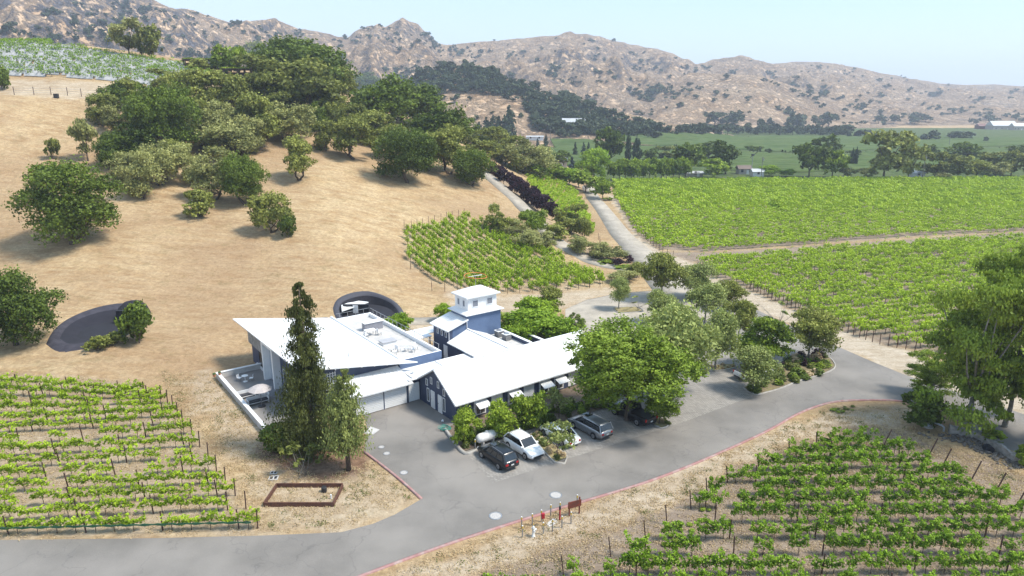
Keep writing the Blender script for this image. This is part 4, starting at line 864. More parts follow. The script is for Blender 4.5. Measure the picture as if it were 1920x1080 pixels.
near_trees = [
 ('oak',138,456,172,160,'large dark oak standing alone on the golden slope at the left','','oak_tree'),
 ('oak',34,646,150,150,'broad dark oak cut by the left edge of the photo above the vineyard','','oak_tree'),
 ('bush',262,643,62,80,'upright dark green tree just right of the left cave mouth','','oak_tree'),
 ('shrub',186,657,44,32,'low round shrub in front of the left cave mouth, the left of two','','shrub'),
 ('shrub',215,645,36,26,'low round shrub in front of the left cave mouth, beside the dark green tree','','shrub'),
 ('shrub',103,298,26,38,'small lone shrub far left on the bare golden slope','','shrub'),
 ('bush',4,168,36,44,'dark bush at the left edge below the netted vineyard','','bush'),
 ('wisp',165,302,48,76,'thin leaning tree with pale trunks at the left end of the grove','','olive_tree'),
 ('oaks',207,318,45,60,'', ), ('oaks',255,300,80,62,''), ('olive',228,346,58,52,''),('olive',268,372,62,80,''),('olive',302,348,58,74,''),
 ('olive',358,342,60,66,''),('olive',402,376,78,82,'spreading olive-like tree with several trunks at the lower edge of the grove','','olive_tree'),
 ('oak',462,384,80,92,'dark round oak at the lower right of the grove','','oak_tree'),
 ('shrub',374,407,54,54,'small grey-green shrub below the spreading multi-trunk tree','','shrub'),
 ('grove',510,436,72,78,'grey-green tree standing below the grove beside a small dark oak','','oak_tree'),
 ('bush',541,446,34,44,'small dark round oak on the open slope, lowest of the grove','','oak_tree'),
 ('grove',560,337,66,80,'isolated green tree on the golden slope right of the grove','','oak_tree'),
 ('grove',612,283,44,56,'narrow green tree standing apart below the big dark canopy','','oak_tree'),
 ('oak',312,287,128,124,'wide spreading oak towering over the middle of the grove','','oak_tree'),
 ('oaks',213,207,54,48,''),('grove',195,236,48,54,''),('olive',222,247,52,44,''),('grove',245,200,48,48,''),('grove',330,190,54,46,''),('grove',383,212,68,72,''),
 ('grove',430,218,74,74,''),('grove',482,218,58,66,''),('grove',385,252,68,64,''),('olive',418,258,62,62,''),('olive',383,283,62,66,''),('olive',430,284,64,72,''),
 ('olive',432,306,84,64,''),('grove',480,274,78,88,''),('olive',462,290,64,60,''),('olive',545,268,84,68,''),('grove',516,236,60,56,''),('grove',522,202,115,86,''),('grove',562,216,120,92,''),
 ('grove',602,228,84,74,''),('oaks',598,246,44,48,''),('grove',628,244,44,50,''),('oaks',545,150,112,70,''),('oaks',604,176,112,82,''),('oaks',500,150,60,58,''),
 ('oak',764,341,112,98,'large dark oak at the lower edge of the grove above the bare slope','','oak_tree'),
 ('grove',668,300,70,76,''),('grove',708,272,66,58,''),('oaks',715,240,108,86,''),('oaks',695,182,66,40,''),('grove',655,258,56,56,''),('oaks',780,240,96,74,''),('oaks',820,288,104,82,''),
 ('grove',845,328,76,84,''),('oak',884,348,82,66,'dark oak where the grove meets the drive','','oak_tree'),('grove',805,320,40,64,''),('grove',740,300,60,60,''),('oaks',868,268,60,50,''),
 ('grove',905,292,66,48,''),('grove',930,290,64,46,''),('olive',975,322,70,56,''),('olive',1006,334,62,54,''),('shrub',967,322,32,27,'small round shrub alone on the bare strip above the purple trees','','shrub'),
 ('grove',945,306,60,46,''),('grove',310,170,50,36,''),('grove',350,180,46,42,''),('oaks',575,130,60,46,''),('grove',640,190,60,60,''),('grove',740,205,60,40,''),
 ('oaks',300,235,60,55,''),('olive',345,262,50,46,''),('grove',280,255,52,44,''),('olive',500,255,46,46,''),('grove',330,310,44,44,''),('olive',250,330,50,42,''),
 ('midgreen',421,137,46,50,'upright green tree beside the hilltop pergola, the left one','','tree'),('midgreen',446,142,42,52,'upright green tree directly behind the lower hilltop pergola','','tree'),('midpale',478,128,44,48,'pale green tree on the hilltop right of the pergola','','tree'),
 ('wisp',243,106,66,66,'willowy tree leaning left on the ridge above the netted vineyard','','tree'),('midpale',285,112,52,62,'darker tree on the ridge right beside the willowy leaning one','','tree'),
 ('shrub',372,134,40,24,'grey shrub in front of the upper pergola','','shrub'),('bushgreen',425,140,26,14,'dark low bush at the foot of the lower pergola','','bush'),
 ('shrub',465,158,24,20,'low green bush below the lower pergola','','bush'),
]
rows = []
for r in near_trees:
    r = list(r)
    if r[5] == '':
        k = r[0]; lab = Lo if k == 'olive' else (Lk if k == 'oaks' else Lg); r = r[:5]+[lab, GR, 'olive_tree' if k == 'olive' else 'oak_tree']
    if r[6] == '': r[6] = None
    rows.append(tuple(r))
BN = {'olive': 'grey-green olive', 'oaks': 'dark oak', 'grove': 'dull green oak', 'oak': 'dark oak'}
gl = grove_labels([(i, (r[1], r[2]-r[4]/2, BN[r[0]])) for i, r in enumerate(rows) if r[6] == GR])
rows = [r if i not in gl else r[:5]+(gl[i],)+r[6:] for i, r in enumerate(rows)]
TT(rows)
PL = 'purple leaves'
TT([('plum',924+k*(96/9.)+ (2 if k%2 else -1),331+k*8.1,23+k*.9,28+k*1.5,'dark purple leaved tree beside the hill drive, %s from the row top' % ordn(k),'row of purple leaved trees','plum_tree') for k in range(10)]+
 [('plum',1035,414,22,38,'small sparse purple tree at the lower end of the purple row',None,'plum_tree'),
 ('grove',935,436,52,54,'bushy tree at the top corner of the hillside vineyard block',None,'tree'),
 ('lotgreen',1000,440,60,50,'green tree left of the lower bend of the hill drive',None,'tree'),
 ('olive',962,444,56,36,'pale grey shrub behind the corner of the hillside vineyard',None,'shrub'),
 ('olive',985,466,66,38,'broad pale grey shrub between vineyard block and hill drive',None,'shrub'),
 ('olive',1020,468,50,36,'pale grey shrub touching the hill drive on its left side',None,'shrub'),
 ('grove',1068,436,62,56,'round spreading tree on the right side of the hill drive',None,'tree'),
 ('grove',1094,446,34,40,'small round tree beside the spreading tree right of the hill drive',None,'tree'),
 ('shrub',1045,448,48,30,'shrub below the spreading tree right of the hill drive',None,'shrub'),
 ('olive',1085,474,52,36,'silvery shrub in the planting strip between the two roads, uppermost',None,'shrub'),
 ('olive',1115,484,52,34,'silvery shrub in the planting strip between the two roads, second from above',None,'shrub'),
 ('olive',1150,488,50,30,'silvery shrub in the planting strip between the two roads, lowest',None,'shrub'),
 ('plum',1158,498,22,16,'small purple shrub at the tip of the planting strip, the left of two',None,'shrub'),
 ('plum',1178,492,20,16,'small purple shrub at the tip of the planting strip, the right of two',None,'shrub'),
 ('bushgreen',1135,494,34,10,'low green mound under the silvery shrubs of the planting strip',None,'shrub'),
 ('bushgreen',1172,502,40,9,'low green mound at the very tip of the planting strip',None,'shrub'),
 ('olive',1165,526,60,26,'pale grey mounded shrub at the lower right corner of the hillside block',None,'shrub'),
 ('grove',1192,522,36,34,'blue-green shrub beside the entry road junction',None,'shrub'),
 ('midgreen',1130,373,44,38,'clipped round tree on the median of the entry road',None,'tree'),
 ('midgreen',1098,362,48,40,'leafy tree left of the entry road where it comes out of the trees',None,'tree'),
 ('bright',1062,345,46,30,'yellow-green tree at the top of the vineyard strip',None,'tree'),
 ('midgreen',1085,352,40,34,'green tree between the strip vineyard and the entry road trees',None,'tree'),
 ('bushgreen',1140,376,20,7,'clipped low hedge on the entry road median',None,'shrub'),
])
# trees round the court and the parking
TT([
 ('shade',1178,788,236,196,'huge leafy shade tree covering the far end of the barn and the pickup',None,'shade_tree'),
 ('lot',1258,742,150,176,'large pale green tree close behind the huge shade tree',None,'shade_tree'),
 ('lotgreen',1236,796,58,62,'small spindly green tree beside the black pickup',None,'tree'),
 ('lotdark',1240,560,82,92,'dark round tree at the junction of court and entry road',None,'tree'),
 ('lot',1160,580,42,64,'young oval tree alone in the gravel court',None,'tree'),
 ('bare',1197,583,34,34,'leafless little tree in the gravel court',None,'tree'),
 ('lot',1303,560,66,72,'pale olive tree behind the dark round tree of the court',None,'tree'),
 ('lot',1322,606,74,84,'pale grey olive tree in the middle of the court planting',None,'tree'),
 ('lot',1240,606,54,66,'pale willowy tree right of the leafless little tree',None,'tree'),
 ('lot',1270,640,66,76,'grey-green tree behind the large pale green tree',None,'tree'),
 ('lotdark',1366,580,56,60,'grey-green tree at the edge of the dirt track',None,'tree'),
 ('lot',1340,693,80,118,'tall oval tree with a pale trunk in the parking bay island',None,'tree'),
 ('lotdark',1384,635,66,80,'grey-green tree behind the tall oval parking tree',None,'tree'),
 ('lotgreen',1428,690,96,104,'bushy bright green tree behind the white pickup',None,'tree'),
 ('lotdark',1516,672,94,98,'dark flat crowned tree with bare trunk on the planted island',None,'tree'),
 ('lot',1412,735,88,92,'pale feathery tree hiding the white pickup',None,'tree'),
 ('bare',1457,620,44,64,'thin see-through sapling beside the dirt track',None,'tree'),
 ('bright',1005,632,112,62,'yellow-green courtyard tree behind the barn roof, the largest',None,'tree'),
 ('bright',1050,640,70,52,'yellow-green courtyard tree, the one nearest the shade tree',None,'tree'),
 ('bright',975,645,70,50,'yellow-green courtyard tree, the one nearest the cooling units',None,'tree'),
 ('bright',1010,598,80,48,'yellow-green tree at the back of the courtyard',None,'tree'),
 ('garden',962,622,54,42,'dark green round shrub at the foot of the tower',None,'shrub'),
 ('grove',1030,590,52,58,'grey-green tree standing behind the bright courtyard trees',None,'tree'),
 ('bright',832,604,34,38,'small yellow-green tree peeping out left of the tower',None,'tree'),
 ('bright',745,625,56,42,'small bright green tree behind the roof terrace railing',None,'tree'),
 ('conifer',586,846,112,310,'tall dark conifer in front of the pavilion',None,'conifer_tree'),
 ('pine',654,882,98,196,'paler pine with a bare lower trunk beside the driveway',None,'pine_tree'),
 ('bush',528,845,74,62,'dark bush at the foot of the tall conifer',None,'bush'),
 ('twiggy',567,890,70,66,'open twiggy shrub with yellow-green leaf tufts before the conifer',None,'shrub'),
 ('garden',872,838,56,78,'leafy green tree at the near corner of the barn',None,'tree'),
 ('garden',942,822,60,72,'leafy green tree in front of the barn, second from the corner',None,'tree'),
 ('garden',992,800,68,72,'darker bushy tree in front of the barn, third from the corner',None,'tree'),
 ('young',1048,784,46,66,'slender tree in front of the barn beside the shade tree',None,'tree'),
 ('young',1045,862,64,80,'young feathery tree over the white sedan',None,'tree'),
 ('poplar',1812,806,180,300,'tall broadleaf tree with pale trunk at the right edge, the left of three',None,'poplar_tree'),
 ('poplar',1886,800,165,325,'tall broadleaf tree at the right edge, the tallest of three',None,'poplar_tree'),
 ('poplar',1945,830,180,310,'broadleaf tree cut by the right edge of the photo',None,'poplar_tree'),
 ('poplar',1745,745,90,90,'small leafy tree at the left foot of the tall right hand trees',None,'poplar_tree'),
 ('bush',1726,797,78,68,'dark dense round bush by the white hydrant',None,'bush'),
 ('bushgreen',1858,834,40,42,'small green bush on the stone wall below the tall right hand trees',None,'bush'),
 ('bushgreen',1916,872,34,42,'green bush at the right edge end of the stone wall',None,'bush'),
])
# middle distance, valley trees
mid = []
def mt(*a): mid.append(a)
mt('fir',955,262,36,64,'pointed dark conifer on the ridge, the tallest at the end of the conifer group',None,'conifer_tree')
for k,(px,w,h) in enumerate(((898,18,30),(912,20,38),(924,22,42),(936,22,40),(946,20,42))): mt('fir',px,262,w+8,h+4,'dark conifer in the tight group on the ridge','conifers on the ridge','conifer_tree')
mt('fir',1008,274,8,16,'tiny pointed conifer at the left edge of the far green field',None,'conifer_tree'); mt('fir',1023,284,16,32,'small dark conifer left of the far green field',None,'conifer_tree')
for px,w,h in ((1078,12,28),(1094,13,28),(1103,10,28)): mt('fir',px,294,w,h,'small pointed conifer in the valley, one of three behind the yellow-green tree','three valley conifers','conifer_tree')
mt('middark',1142,312,56,70,'big dark tree in the valley between conifers',None,'tree'); mt('cypress',1177,304,13,52,'tall dark cypress in the valley, left of the pair',None,'cypress_tree'); mt('cypress',1193,306,18,48,'wider dark cypress in the valley, right of the pair',None,'cypress_tree')
mt('bright',1113,338,64,58,'large yellow-green rounded tree in the valley',None,'tree'); mt('spruce',1072,330,22,36,'blue-grey spruce left of the large yellow-green tree',None,'conifer_tree')
for k in range(13): mt('midgreen',1150+k*11.2,338-k*.3,26,36+(k*7)%5,'even green tree in the clipped valley row, %s from its left end' % ordn(k),'clipped tree row','tree')
mt('middark',1045,312,50,30,'dark tree clump left of the blue-grey spruce',None,'tree'); mt('middark',1020,320,40,34,'dark tree under the ridge end left of the valley',None,'tree'); mt('midgreen',1010,336,44,30,'green tree at the end of the bare strip',None,'tree'); mt('midgreen',1038,338,44,30,'green tree right of the bare strip end',None,'tree')
mt('middark',1215,305,40,26,'dark tree behind the clipped row, left',None,'tree'); mt('midpale',1250,300,44,26,'greyer tree behind the clipped row, right',None,'tree')
mt('middark',1292,326,64,56,'dark spreading oak right of the clipped row',None,'tree'); mt('middark',1360,326,60,60,'dark broad oak in the valley beside the green one',None,'tree'); mt('middark',1328,300,70,36,'distant dark oak clump behind the two valley oaks',None,'tree'); mt('midgreen',1337,334,52,36,'bright green round tree between the two valley oaks',None,'tree')
mt('middark',1412,287,32,14,'flat dark shrub in the far green field, left',None,'shrub'); mt('middark',1440,288,14,10,'small dark shrub in the far green field, right',None,'shrub')
mt('bright',1442,330,34,20,'yellow-green shrub beside the white shed in the valley',None,'shrub'); mt('bright',1475,331,30,14,'low yellow-green shrub right of the white shed in the valley',None,'shrub')
mt('middark',1516,333,62,62,'dark round oak left of the bright valley tree',None,'tree'); mt('middark',1548,300,54,46,'dark oak rising behind the bright valley tree',None,'tree'); mt('midgreen',1560,333,52,50,'bright green round tree against the dark valley oaks',None,'tree')
mt('cypress',1596,312,9,32,'thin cypress in the valley, left of the twin pair',None,'cypress_tree'); mt('cypress',1603,312,9,34,'thin cypress in the valley, right of the twin pair',None,'cypress_tree'); mt('middark',1600,294,26,14,'small dark tree crown above the thin cypresses',None,'tree')
mt('midpale',1656,336,86,88,'largest pale green valley tree with a ragged crown',None,'tree'); mt('midpale',1702,336,52,66,'pale green tree attached to the right of the largest valley tree',None,'tree'); mt('wisp',1590,334,40,20,'pale willow shrubs between the bright tree and the cypresses',None,'shrub'); mt('wisp',1626,336,36,20,'pale willow shrub left of the largest valley tree',None,'shrub')
mt('midpale',1752,334,54,48,'pale green tree left of the dark right hand valley trees',None,'tree'); mt('middark',1735,300,40,28,'dark tree behind the pale ones at the right of the valley',None,'tree'); mt('midpale',1795,334,60,42,'grey-green tree in the right valley belt, first',None,'tree'); mt('middark',1806,306,60,38,'dark tree rising in the right valley belt',None,'tree')
mt('wisp',1764,337,30,14,'pale brownish shrub in front of the right valley belt',None,'shrub'); mt('midpale',1850,326,54,40,'grey-green tree in the right valley belt, second',None,'tree'); mt('wisp',1866,334,50,30,'brownish willow in front of the right valley belt',None,'tree'); mt('midpale',1895,330,56,48,'grey-green tree at the far right of the valley belt',None,'tree'); mt('middark',1912,302,44,30,'dark tree behind the far right of the valley belt',None,'tree')
mt('middark',1780,318,44,28,'dark tree tucked inside the right valley belt',None,'tree'); mt('midpale',1830,334,44,34,'grey shrub-like tree low in the right valley belt',None,'tree'); mt('midpale',1935,334,60,52,'grey-green tree cut by the right edge in the valley belt',None,'tree')
TT(mid)
FT = []
for kq, (px, py, w, h) in enumerate(((1566,258,22,16),(1614,258,22,13),(1635,259,22,13),(1592,258,8,8),(1688,263,22,13),(1703,262,14,10),(1742,264,30,17),(1788,262,28,14),(1812,262,28,13),(1848,267,10,9),(1430,249,20,22),(1444,237,14,14),(1340,236,30,22),(1375,238,40,26),(1487,243,30,26),(1500,236,20,18),(1530,240,18,20),(1553,241,22,24),(1567,226,12,10),(1647,231,16,12),(1676,231,18,14),(1715,232,22,14),(1735,228,20,12))):
    FT.append(('far',px,py,w*1.15,h*1.15,'lone dark oak %s the far green field, number %s of its line' % (('on the edge of' if py > 250 else 'on the slope behind'), ['one','two','three','four','five','six','seven','eight','nine','ten','eleven','twelve','thirteen','fourteen','fifteen','sixteen','seventeen','eighteen','nineteen','twenty','twenty-one','twenty-two','twenty-three','twenty-four'][kq]),'lone oaks at the hill foot','oak_tree'))
for k in range(40): 
    px = 1275+k*8+((k*37)%7); FT.append(('far',px,249-(k*1.0)*.02+((k*13)%5)-2+ (k*.12),17+(k*11)%9,13+(k*5)%7,'dark tree in the belt below the tan hills, %s from the left' % ordn(k),'tree belt at the hill foot','oak_tree'))
TT(FT)
# ------------------------------------------------------------------ grapevines
POSTM = M_('rusty_post', (.085,.04,.03), (.045,.025,.02), 6, .9); STAKEM = M_('dark_stake', (.05,.035,.03), None, 6, .9)
def vine_mesh(seed, n, size, ln=1.5, hh=.75, w=.42, leafm='vine', shoots=5):
    rng = np.random.RandomState(seed); nc = n//7; x = rng.uniform(-ln/2, ln/2, nc); arch = .75+.5*np.sin((x/ln+.5)*math.pi*rng.uniform(.8,2.2)+rng.rand()*3)
    y = rng.normal(size=nc)*w*.38; z = .78+rng.rand(nc)**.8*hh*np.clip(arch,.3,1.2)
    for k in range(shoots):
        m = rng.choice(nc, max(2,nc//18), replace=False); sx = rng.uniform(-ln/2,ln/2); t = rng.rand(len(m)); x[m] = sx+rng.uniform(-.35,.35)*t; y[m] = rng.normal()*.15+rng.normal()*.2*t; z[m] = .9+hh*.7+t*rng.uniform(.2,.55)
    Cc = np.stack([x,y,z],1); kk = np.repeat(np.arange(nc), 7); P = Cc[kk]+rng.normal(size=(len(kk),3))*[.07,.07,.06]
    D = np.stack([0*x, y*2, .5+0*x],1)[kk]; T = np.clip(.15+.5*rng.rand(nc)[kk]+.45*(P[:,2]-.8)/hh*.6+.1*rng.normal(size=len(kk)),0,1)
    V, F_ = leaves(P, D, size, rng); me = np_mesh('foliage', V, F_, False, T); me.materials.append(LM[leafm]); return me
def vtrunk(seed):
    r = random.Random(seed); mb = MB(); mb.tube([(0,0,-.05),(r.uniform(-.04,.04),r.uniform(-.03,.03),.4),(0,0,.8)], [.035,.028,.025], 5); mb.tube([(-.6,0,.86),(0,0,.8),(.6,0,.86)], [.012,.022,.012], 4)
    me = mb.mesh('trunk'); me.materials.append(BARK); return me
VM = [vine_mesh(100+k, 480, .11, hh=.56, w=.28) for k in range(8)]+[vine_mesh(140+k, 240, .12, ln=.9, hh=.55) for k in range(2)]; VT = [vtrunk(k) for k in range(4)]
VR = [vine_mesh(120+k, 660, .115, hh=.78, w=.34, leafm='vinedk', shoots=7) for k in range(8)]+[vine_mesh(150+k, 260, .12, ln=.9, hh=.6, leafm='vinedk') for k in range(2)]
pm_ = MB().box(-.04,.04,-.04,.04,-.2,1.75).mesh('post'); pm_.materials.append(POSTM)
cap_ = MB().box(-.045,.045,-.045,.045,1.75,1.78).mesh('cap'); cap_.materials.append(GREYM)
def post(x, y, label, group, tilt=(0,0), s=1.0):
    e = link('trellis_post', pm_); e.location = (x, y, hz(x,y)); e.rotation_euler = (tilt[0], tilt[1], 0); e.scale = (1,1,s); meta(e, label, 'vineyard post', group); return e
def vine(x, y, z, rz, meshes, label, group, rg, small=False):
    e = empty('grapevine', (x,y,z), rz, label, 'grapevine', group); v = rg.randrange(8) if not small else 8+rg.randrange(2)
    c = link('foliage', meshes[v], e); s = rg.uniform(.8,1.15); c.scale = (rg.uniform(.85,1.15), rg.uniform(.8,1.2), s)
    if rg.random() < .5: c.rotation_euler = (0,0,math.pi)
    link('trunk', VT[rg.randrange(4)], e)
rg = random.Random(5)
Lx = [726,742,760,776,794,812,835,857,879,902,924,953,978,1003]
Ex = [(268,741),(300,748),(312,757),(322,768),(331,782),(340,796),(357,815),(372,838),(388,860),(403,884),(420,908),(438,930),(458,955),(480,991)]
A = G([(0,v) for v in Lx]); B = G(Ex); nv = 0; EXTRA = []
for k in range(14):
    a = A[k][:2]; b_ = B[k][:2]; d = (b_-a)/np.linalg.norm(b_-a); L_ = np.linalg.norm(b_-a); rz = math.atan2(d[1], d[0]); n = int((L_+6)/1.5)
    zs = near_h(np.array([b_[0]-d[0]*(.6+1.5*i) for i in range(n)]), np.array([b_[1]-d[1]*(.6+1.5*i) for i in range(n)]))
    for i in range(n):
        p = b_-d*(.6+1.5*i); 
        if rg.random() < .09: continue
        if proj(p[0],p[1],0)[0] < -30: EXTRA.append((p[0],p[1],zs[i],rz)); continue
        vine(p[0], p[1], zs[i]-.02, rz, VM, 'light vine %s from the right, %s row above the road, lower left vineyard' % (ordn(i), ordn(13-k)), 'grapevines of the lower left vineyard', rg, rg.random() < .1); nv += 1
    post(b_[0]+.15, b_[1], 'rusty right end post, %s row above the road, lower left vineyard' % ordn(13-k), 'end posts of the lower left vineyard', (0,.03))
    for i in range(rg.randrange(1,4), n, 4): p = b_-d*(1.5*i-.15); proj(p[0],p[1],0)[0] > -20 and post(p[0], p[1], 'dark stake at the %s vine, %s row above the road, lower left vineyard' % (ordn(i), ordn(13-k)), 'stakes of the lower left vineyard', (rg.uniform(-.05,.05), rg.uniform(-.1,.0)), 1.0)
# green bird net along the front row
a, b_ = A[13][:2], B[13][:2]; P_ = [a+(b_-a)*t for t in np.linspace(-.08,.99,60)]
mb = MB()
for i in range(59):
    p, q = P_[i], P_[i+1]; z0, z1 = .72+.05*math.sin(i*1.7), .88+.04*math.sin(i*2.3); z2 = .88+.04*math.sin((i+1)*2.3); z3 = .72+.05*math.sin((i+1)*1.7); mb.hexa([(p[0],p[1]-.34,z0),(q[0],q[1]-.34,z3),(q[0],q[1]-.30,z3),(p[0],p[1]-.30,z0)], [(p[0],p[1]-.34,z1),(q[0],q[1]-.34,z2),(q[0],q[1]-.30,z2),(p[0],p[1]-.30,z1)])
o = mb.build('bird_net', M_('green_net', (.012,.07,.035), (.03,.11,.05), 8, .8)); meta(o, 'rolled dark green net hung along the front vine row at the lower left', 'net')
Rx = [(838,1535,1650),(856,1484,1735),(880,1426,1760),(904,1368,1815),(927,1330,1860),(952,1300,1900),(980,1255,1935),(1010,1215,1960),(1042,1150,1975),(1078,1062,1990),(1116,915,2010)]
PPs = []
for k, (y, xl, xr) in enumerate(Rx):
    a, b_ = np.array(PZ(xl, y+2))[:2], np.array(PZ(xr, y-4+(k<2)*4))[:2]; d = (b_-a)/np.linalg.norm(b_-a); L_ = np.linalg.norm(b_-a); rz = math.atan2(d[1], d[0]); n = int(L_/1.35)
    post(a[0]-.2, a[1], 'dark left end post of the %s row from the top, lower right vineyard' % ordn(k), 'left end posts of the lower right vineyard', (0,-.12)); post(b_[0]+.3, b_[1], 'rusty leaning right end post, %s row from the top, lower right vineyard' % ordn(k), 'right end posts of the lower right vineyard', (0,.3), 1.15)
    for i in range(n):
        p = a+d*(.5+1.35*i); u = proj(p[0],p[1],0)[0]; sparse = .07 if u > 1420 or k > 8 or k < 4 else .62
        if i % 5 == (k*2) % 5 and u < 1960: post(p[0]+.5, p[1], 'dark stake at the %s vine, %s row from the top, lower right vineyard' % (ordn(i), ordn(k)), 'stakes of the lower right vineyard', (rg.uniform(-.04,.04), rg.uniform(-.06,.06)))
        if rg.random() < sparse: continue
        if u > 1950: EXTRA.append((p[0],p[1],0,rz)); continue
        vine(p[0], p[1], -.02, rz, VR, 'bushy vine %s from the left, %s row from the top, lower right vineyard' % (ordn(i), ordn(k)), 'grapevines of the lower right vineyard', rg, rg.random() < .12); nv += 1
# ---- the rest of the vines: one mass per field
def tmpl(n, size, ln, w, hh, seed, nv=6, z0=.8):
    out = []
    for v in range(nv):
        r = np.random.RandomState(seed+v); P = np.stack([r.uniform(-ln/2,ln/2,n), r.normal(size=n)*w*.4, z0+hh*r.rand(n)**.8*(1+.4*np.sin(3*r.rand()+np.arange(n)))], 1); P[:n//6,2] += .25
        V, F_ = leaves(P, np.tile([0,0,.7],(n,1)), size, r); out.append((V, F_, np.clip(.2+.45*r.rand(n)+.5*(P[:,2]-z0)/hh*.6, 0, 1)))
    return out
def mass(pts, rz, tm, seed, zs=None):
    """pts Nx3; returns V,F,T"""
    r = np.random.RandomState(seed); Vs=[]; Fs=[]; Ts=[]; o = 0; which = r.randint(0, len(tm), len(pts)); rz = np.broadcast_to(rz, len(pts))
    for v in range(len(tm)):
        i = np.where(which == v)[0]
        if not len(i): continue
        V, F_, T = tm[v]; c, s = np.cos(rz[i])[:,None], np.sin(rz[i])[:,None]; sc = r.uniform(.8,1.2,(len(i),1)); X = V[None,:,0]*c-V[None,:,1]*s; Y_ = V[None,:,0]*s+V[None,:,1]*c
        W_ = np.stack([X+pts[i,0:1], Y_+pts[i,1:2], V[None,:,2]*sc+pts[i,2:3]], -1).reshape(-1,3); Vs.append(W_); m = len(V)
        Fs.append((F_[None]+(np.arange(len(i))*m)[:,None,None]+o).reshape(-1,4)); Ts.append(np.clip(T[None]+r.normal(size=(len(i),1))*.12,0,1).ravel()); o += len(W_)
    return np.concatenate(Vs), np.concatenate(Fs), np.concatenate(Ts)
def field_pts(poly, dirv, gap, step, skip, seed, jit=.15):
    r = np.random.RandomState(seed); P = np.array([p[:2] for p in poly]); d = np.array(dirv)/np.linalg.norm(dirv); n = np.array([-d[1],d[0]]); s = P@d; t = P@n
    S, T_ = np.meshgrid(np.arange(s.min(), s.max(), step), np.arange(t.min(), t.max(), gap), indexing='ij'); rowid = np.broadcast_to(np.arange(T_.shape[1])[None,:], T_.shape).ravel()
    X = (S.ravel()[:,None]*d+T_.ravel()[:,None]*n); X += r.normal(size=X.shape)*jit*np.array([1,1]); 
    dens = skip+.35*smooth((perlin(X[:,0]/6, X[:,1]/6)-.35)/.2)*(skip > .02)
    m = inpoly(X[:,0], X[:,1], poly) & (r.rand(len(X)) > dens); return X[m], d
def stuff_mesh(name, parts, mats, label):
    Vs=[];Fs=[];Ts=[];Mi=[];o=0
    for k,(V,F_,T) in enumerate(parts): Vs.append(V);Fs.append(F_+o);Ts.append(T);Mi.append(np.full(len(F_),mats[k][0]));o+=len(V)
    me = np_mesh(name, np.concatenate(Vs), np.concatenate(Fs), False, np.concatenate(Ts)); ms = []
    for _, m in mats:
        if m not in ms: ms.append(m); me.materials.append(m)
    me.polygons.foreach_set('material_index', np.concatenate(Mi).astype(np.int32)); o_ = link(name, me); return meta(o_, label, None, None, 'stuff')
d1 = np.array(PZ(1925,446))[:2]-np.array(PZ(1345,486))[:2]; d1 /= np.linalg.norm(d1); dB = math.atan2(d1[1], d1[0])
parts = []; mats = []
def addf(poly, dirv, gap, step, skip, seed, tm, mi, posts=True, cut=None, z=None):
    X, d = field_pts(poly, dirv, gap, step, skip, seed); Z = near_h(X[:,0], X[:,1])
    Pn = np.c_[X, Z]; 
    if cut is not None: Pn = Pn[cut(Pn)]
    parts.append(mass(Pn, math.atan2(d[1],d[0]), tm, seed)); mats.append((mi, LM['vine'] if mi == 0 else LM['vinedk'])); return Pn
tB = tmpl(110, .22, 1.9, .75, .62, 900); tA = tmpl(42, .36, 2.2, .95, .6, 920); tA2 = tmpl(22, .55, 2.6, 1.1, .6, 940)
tS = tmpl(105, .21, 1.3, .45, .95, 960, z0=.5); tT = tmpl(26, .26, 1.6, .6, .6, 980, z0=.9)
PB = addf(FIELD_B, d1, 2.15, 1.75, .05, 11, tB, 0, cut=lambda P: (P[:,1] < 165))
addf(FIELD_B, d1, 2.15, 2.0, .06, 12, tA, 0, cut=lambda P: (P[:,1] >= 165))
addf(FIELD_A, d1, 2.15, 2.0, .04, 13, tA, 0, cut=lambda P: (P[:,1] < 215))
addf(FIELD_A, d1, 2.15, 2.4, .02, 14, tA2, 0, cut=lambda P: (P[:,1] >= 215))
addf(FIELD_GAP, d1, 3.4, 3.0, .3, 15, tmpl(16, .22, 1.0, .3, .8, 990, z0=.4), 0)
dblk = np.array(g1(1130,530))[:2]-np.array(g1(905,420))[:2]
PK = addf(BLOCK, dblk, 1.8, 1.2, .06, 16, tS, 0)
addf(STRIP, np.array([.15,1.0]), 1.6, 1.5, .03, 17, tA, 0)
PT = addf(TOPV, np.array(g1(300,150))[:2]-np.array(g1(20,130))[:2], 3.0, 1.6, .16, 18, tmpl(34, .28, 1.5, .6, .8, 980, z0=.85), 1)
if EXTRA: parts.append(mass(np.array(EXTRA)[:,:3], np.array(EXTRA)[:,3], tmpl(200,.14,1.6,.45,.7,1000), 3)); mats.append((0, LM['vine']))
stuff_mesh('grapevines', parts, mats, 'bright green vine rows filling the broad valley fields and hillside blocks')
# trunks of the nearer field vines
def sticks(P, h, w, seed, name, m, label, dz=0):
    r = np.random.RandomState(seed); n = len(P); lean = r.normal(size=(n,2))*.07; base = np.array([[-w,-w],[w,-w],[w,w],[-w,w]]); b0 = P[:,None,:2]+base[None]; t0 = b0+lean[:,None,:]
    V = np.concatenate([np.concatenate([b0, np.broadcast_to(P[:,None,2:]-.1,(n,4,1))],2), np.concatenate([t0, np.broadcast_to(P[:,None,2:]+h,(n,4,1))],2)],1).reshape(-1,3)
    f = np.array([(0,1,5,4),(1,2,6,5),(2,3,7,6),(3,0,4,7),(4,5,6,7)]); F_ = (f[None]+8*np.arange(n)[:,None,None]).reshape(-1,4); o = link(name, np_mesh(name, V, F_), None, m); return meta(o, label, None, None, 'stuff')
sticks(np.concatenate([PB, PK, PT[::3]]), .9, .035, 4, 'vine_trunks', BARK, 'thin dark trunks under the vines of the valley fields')
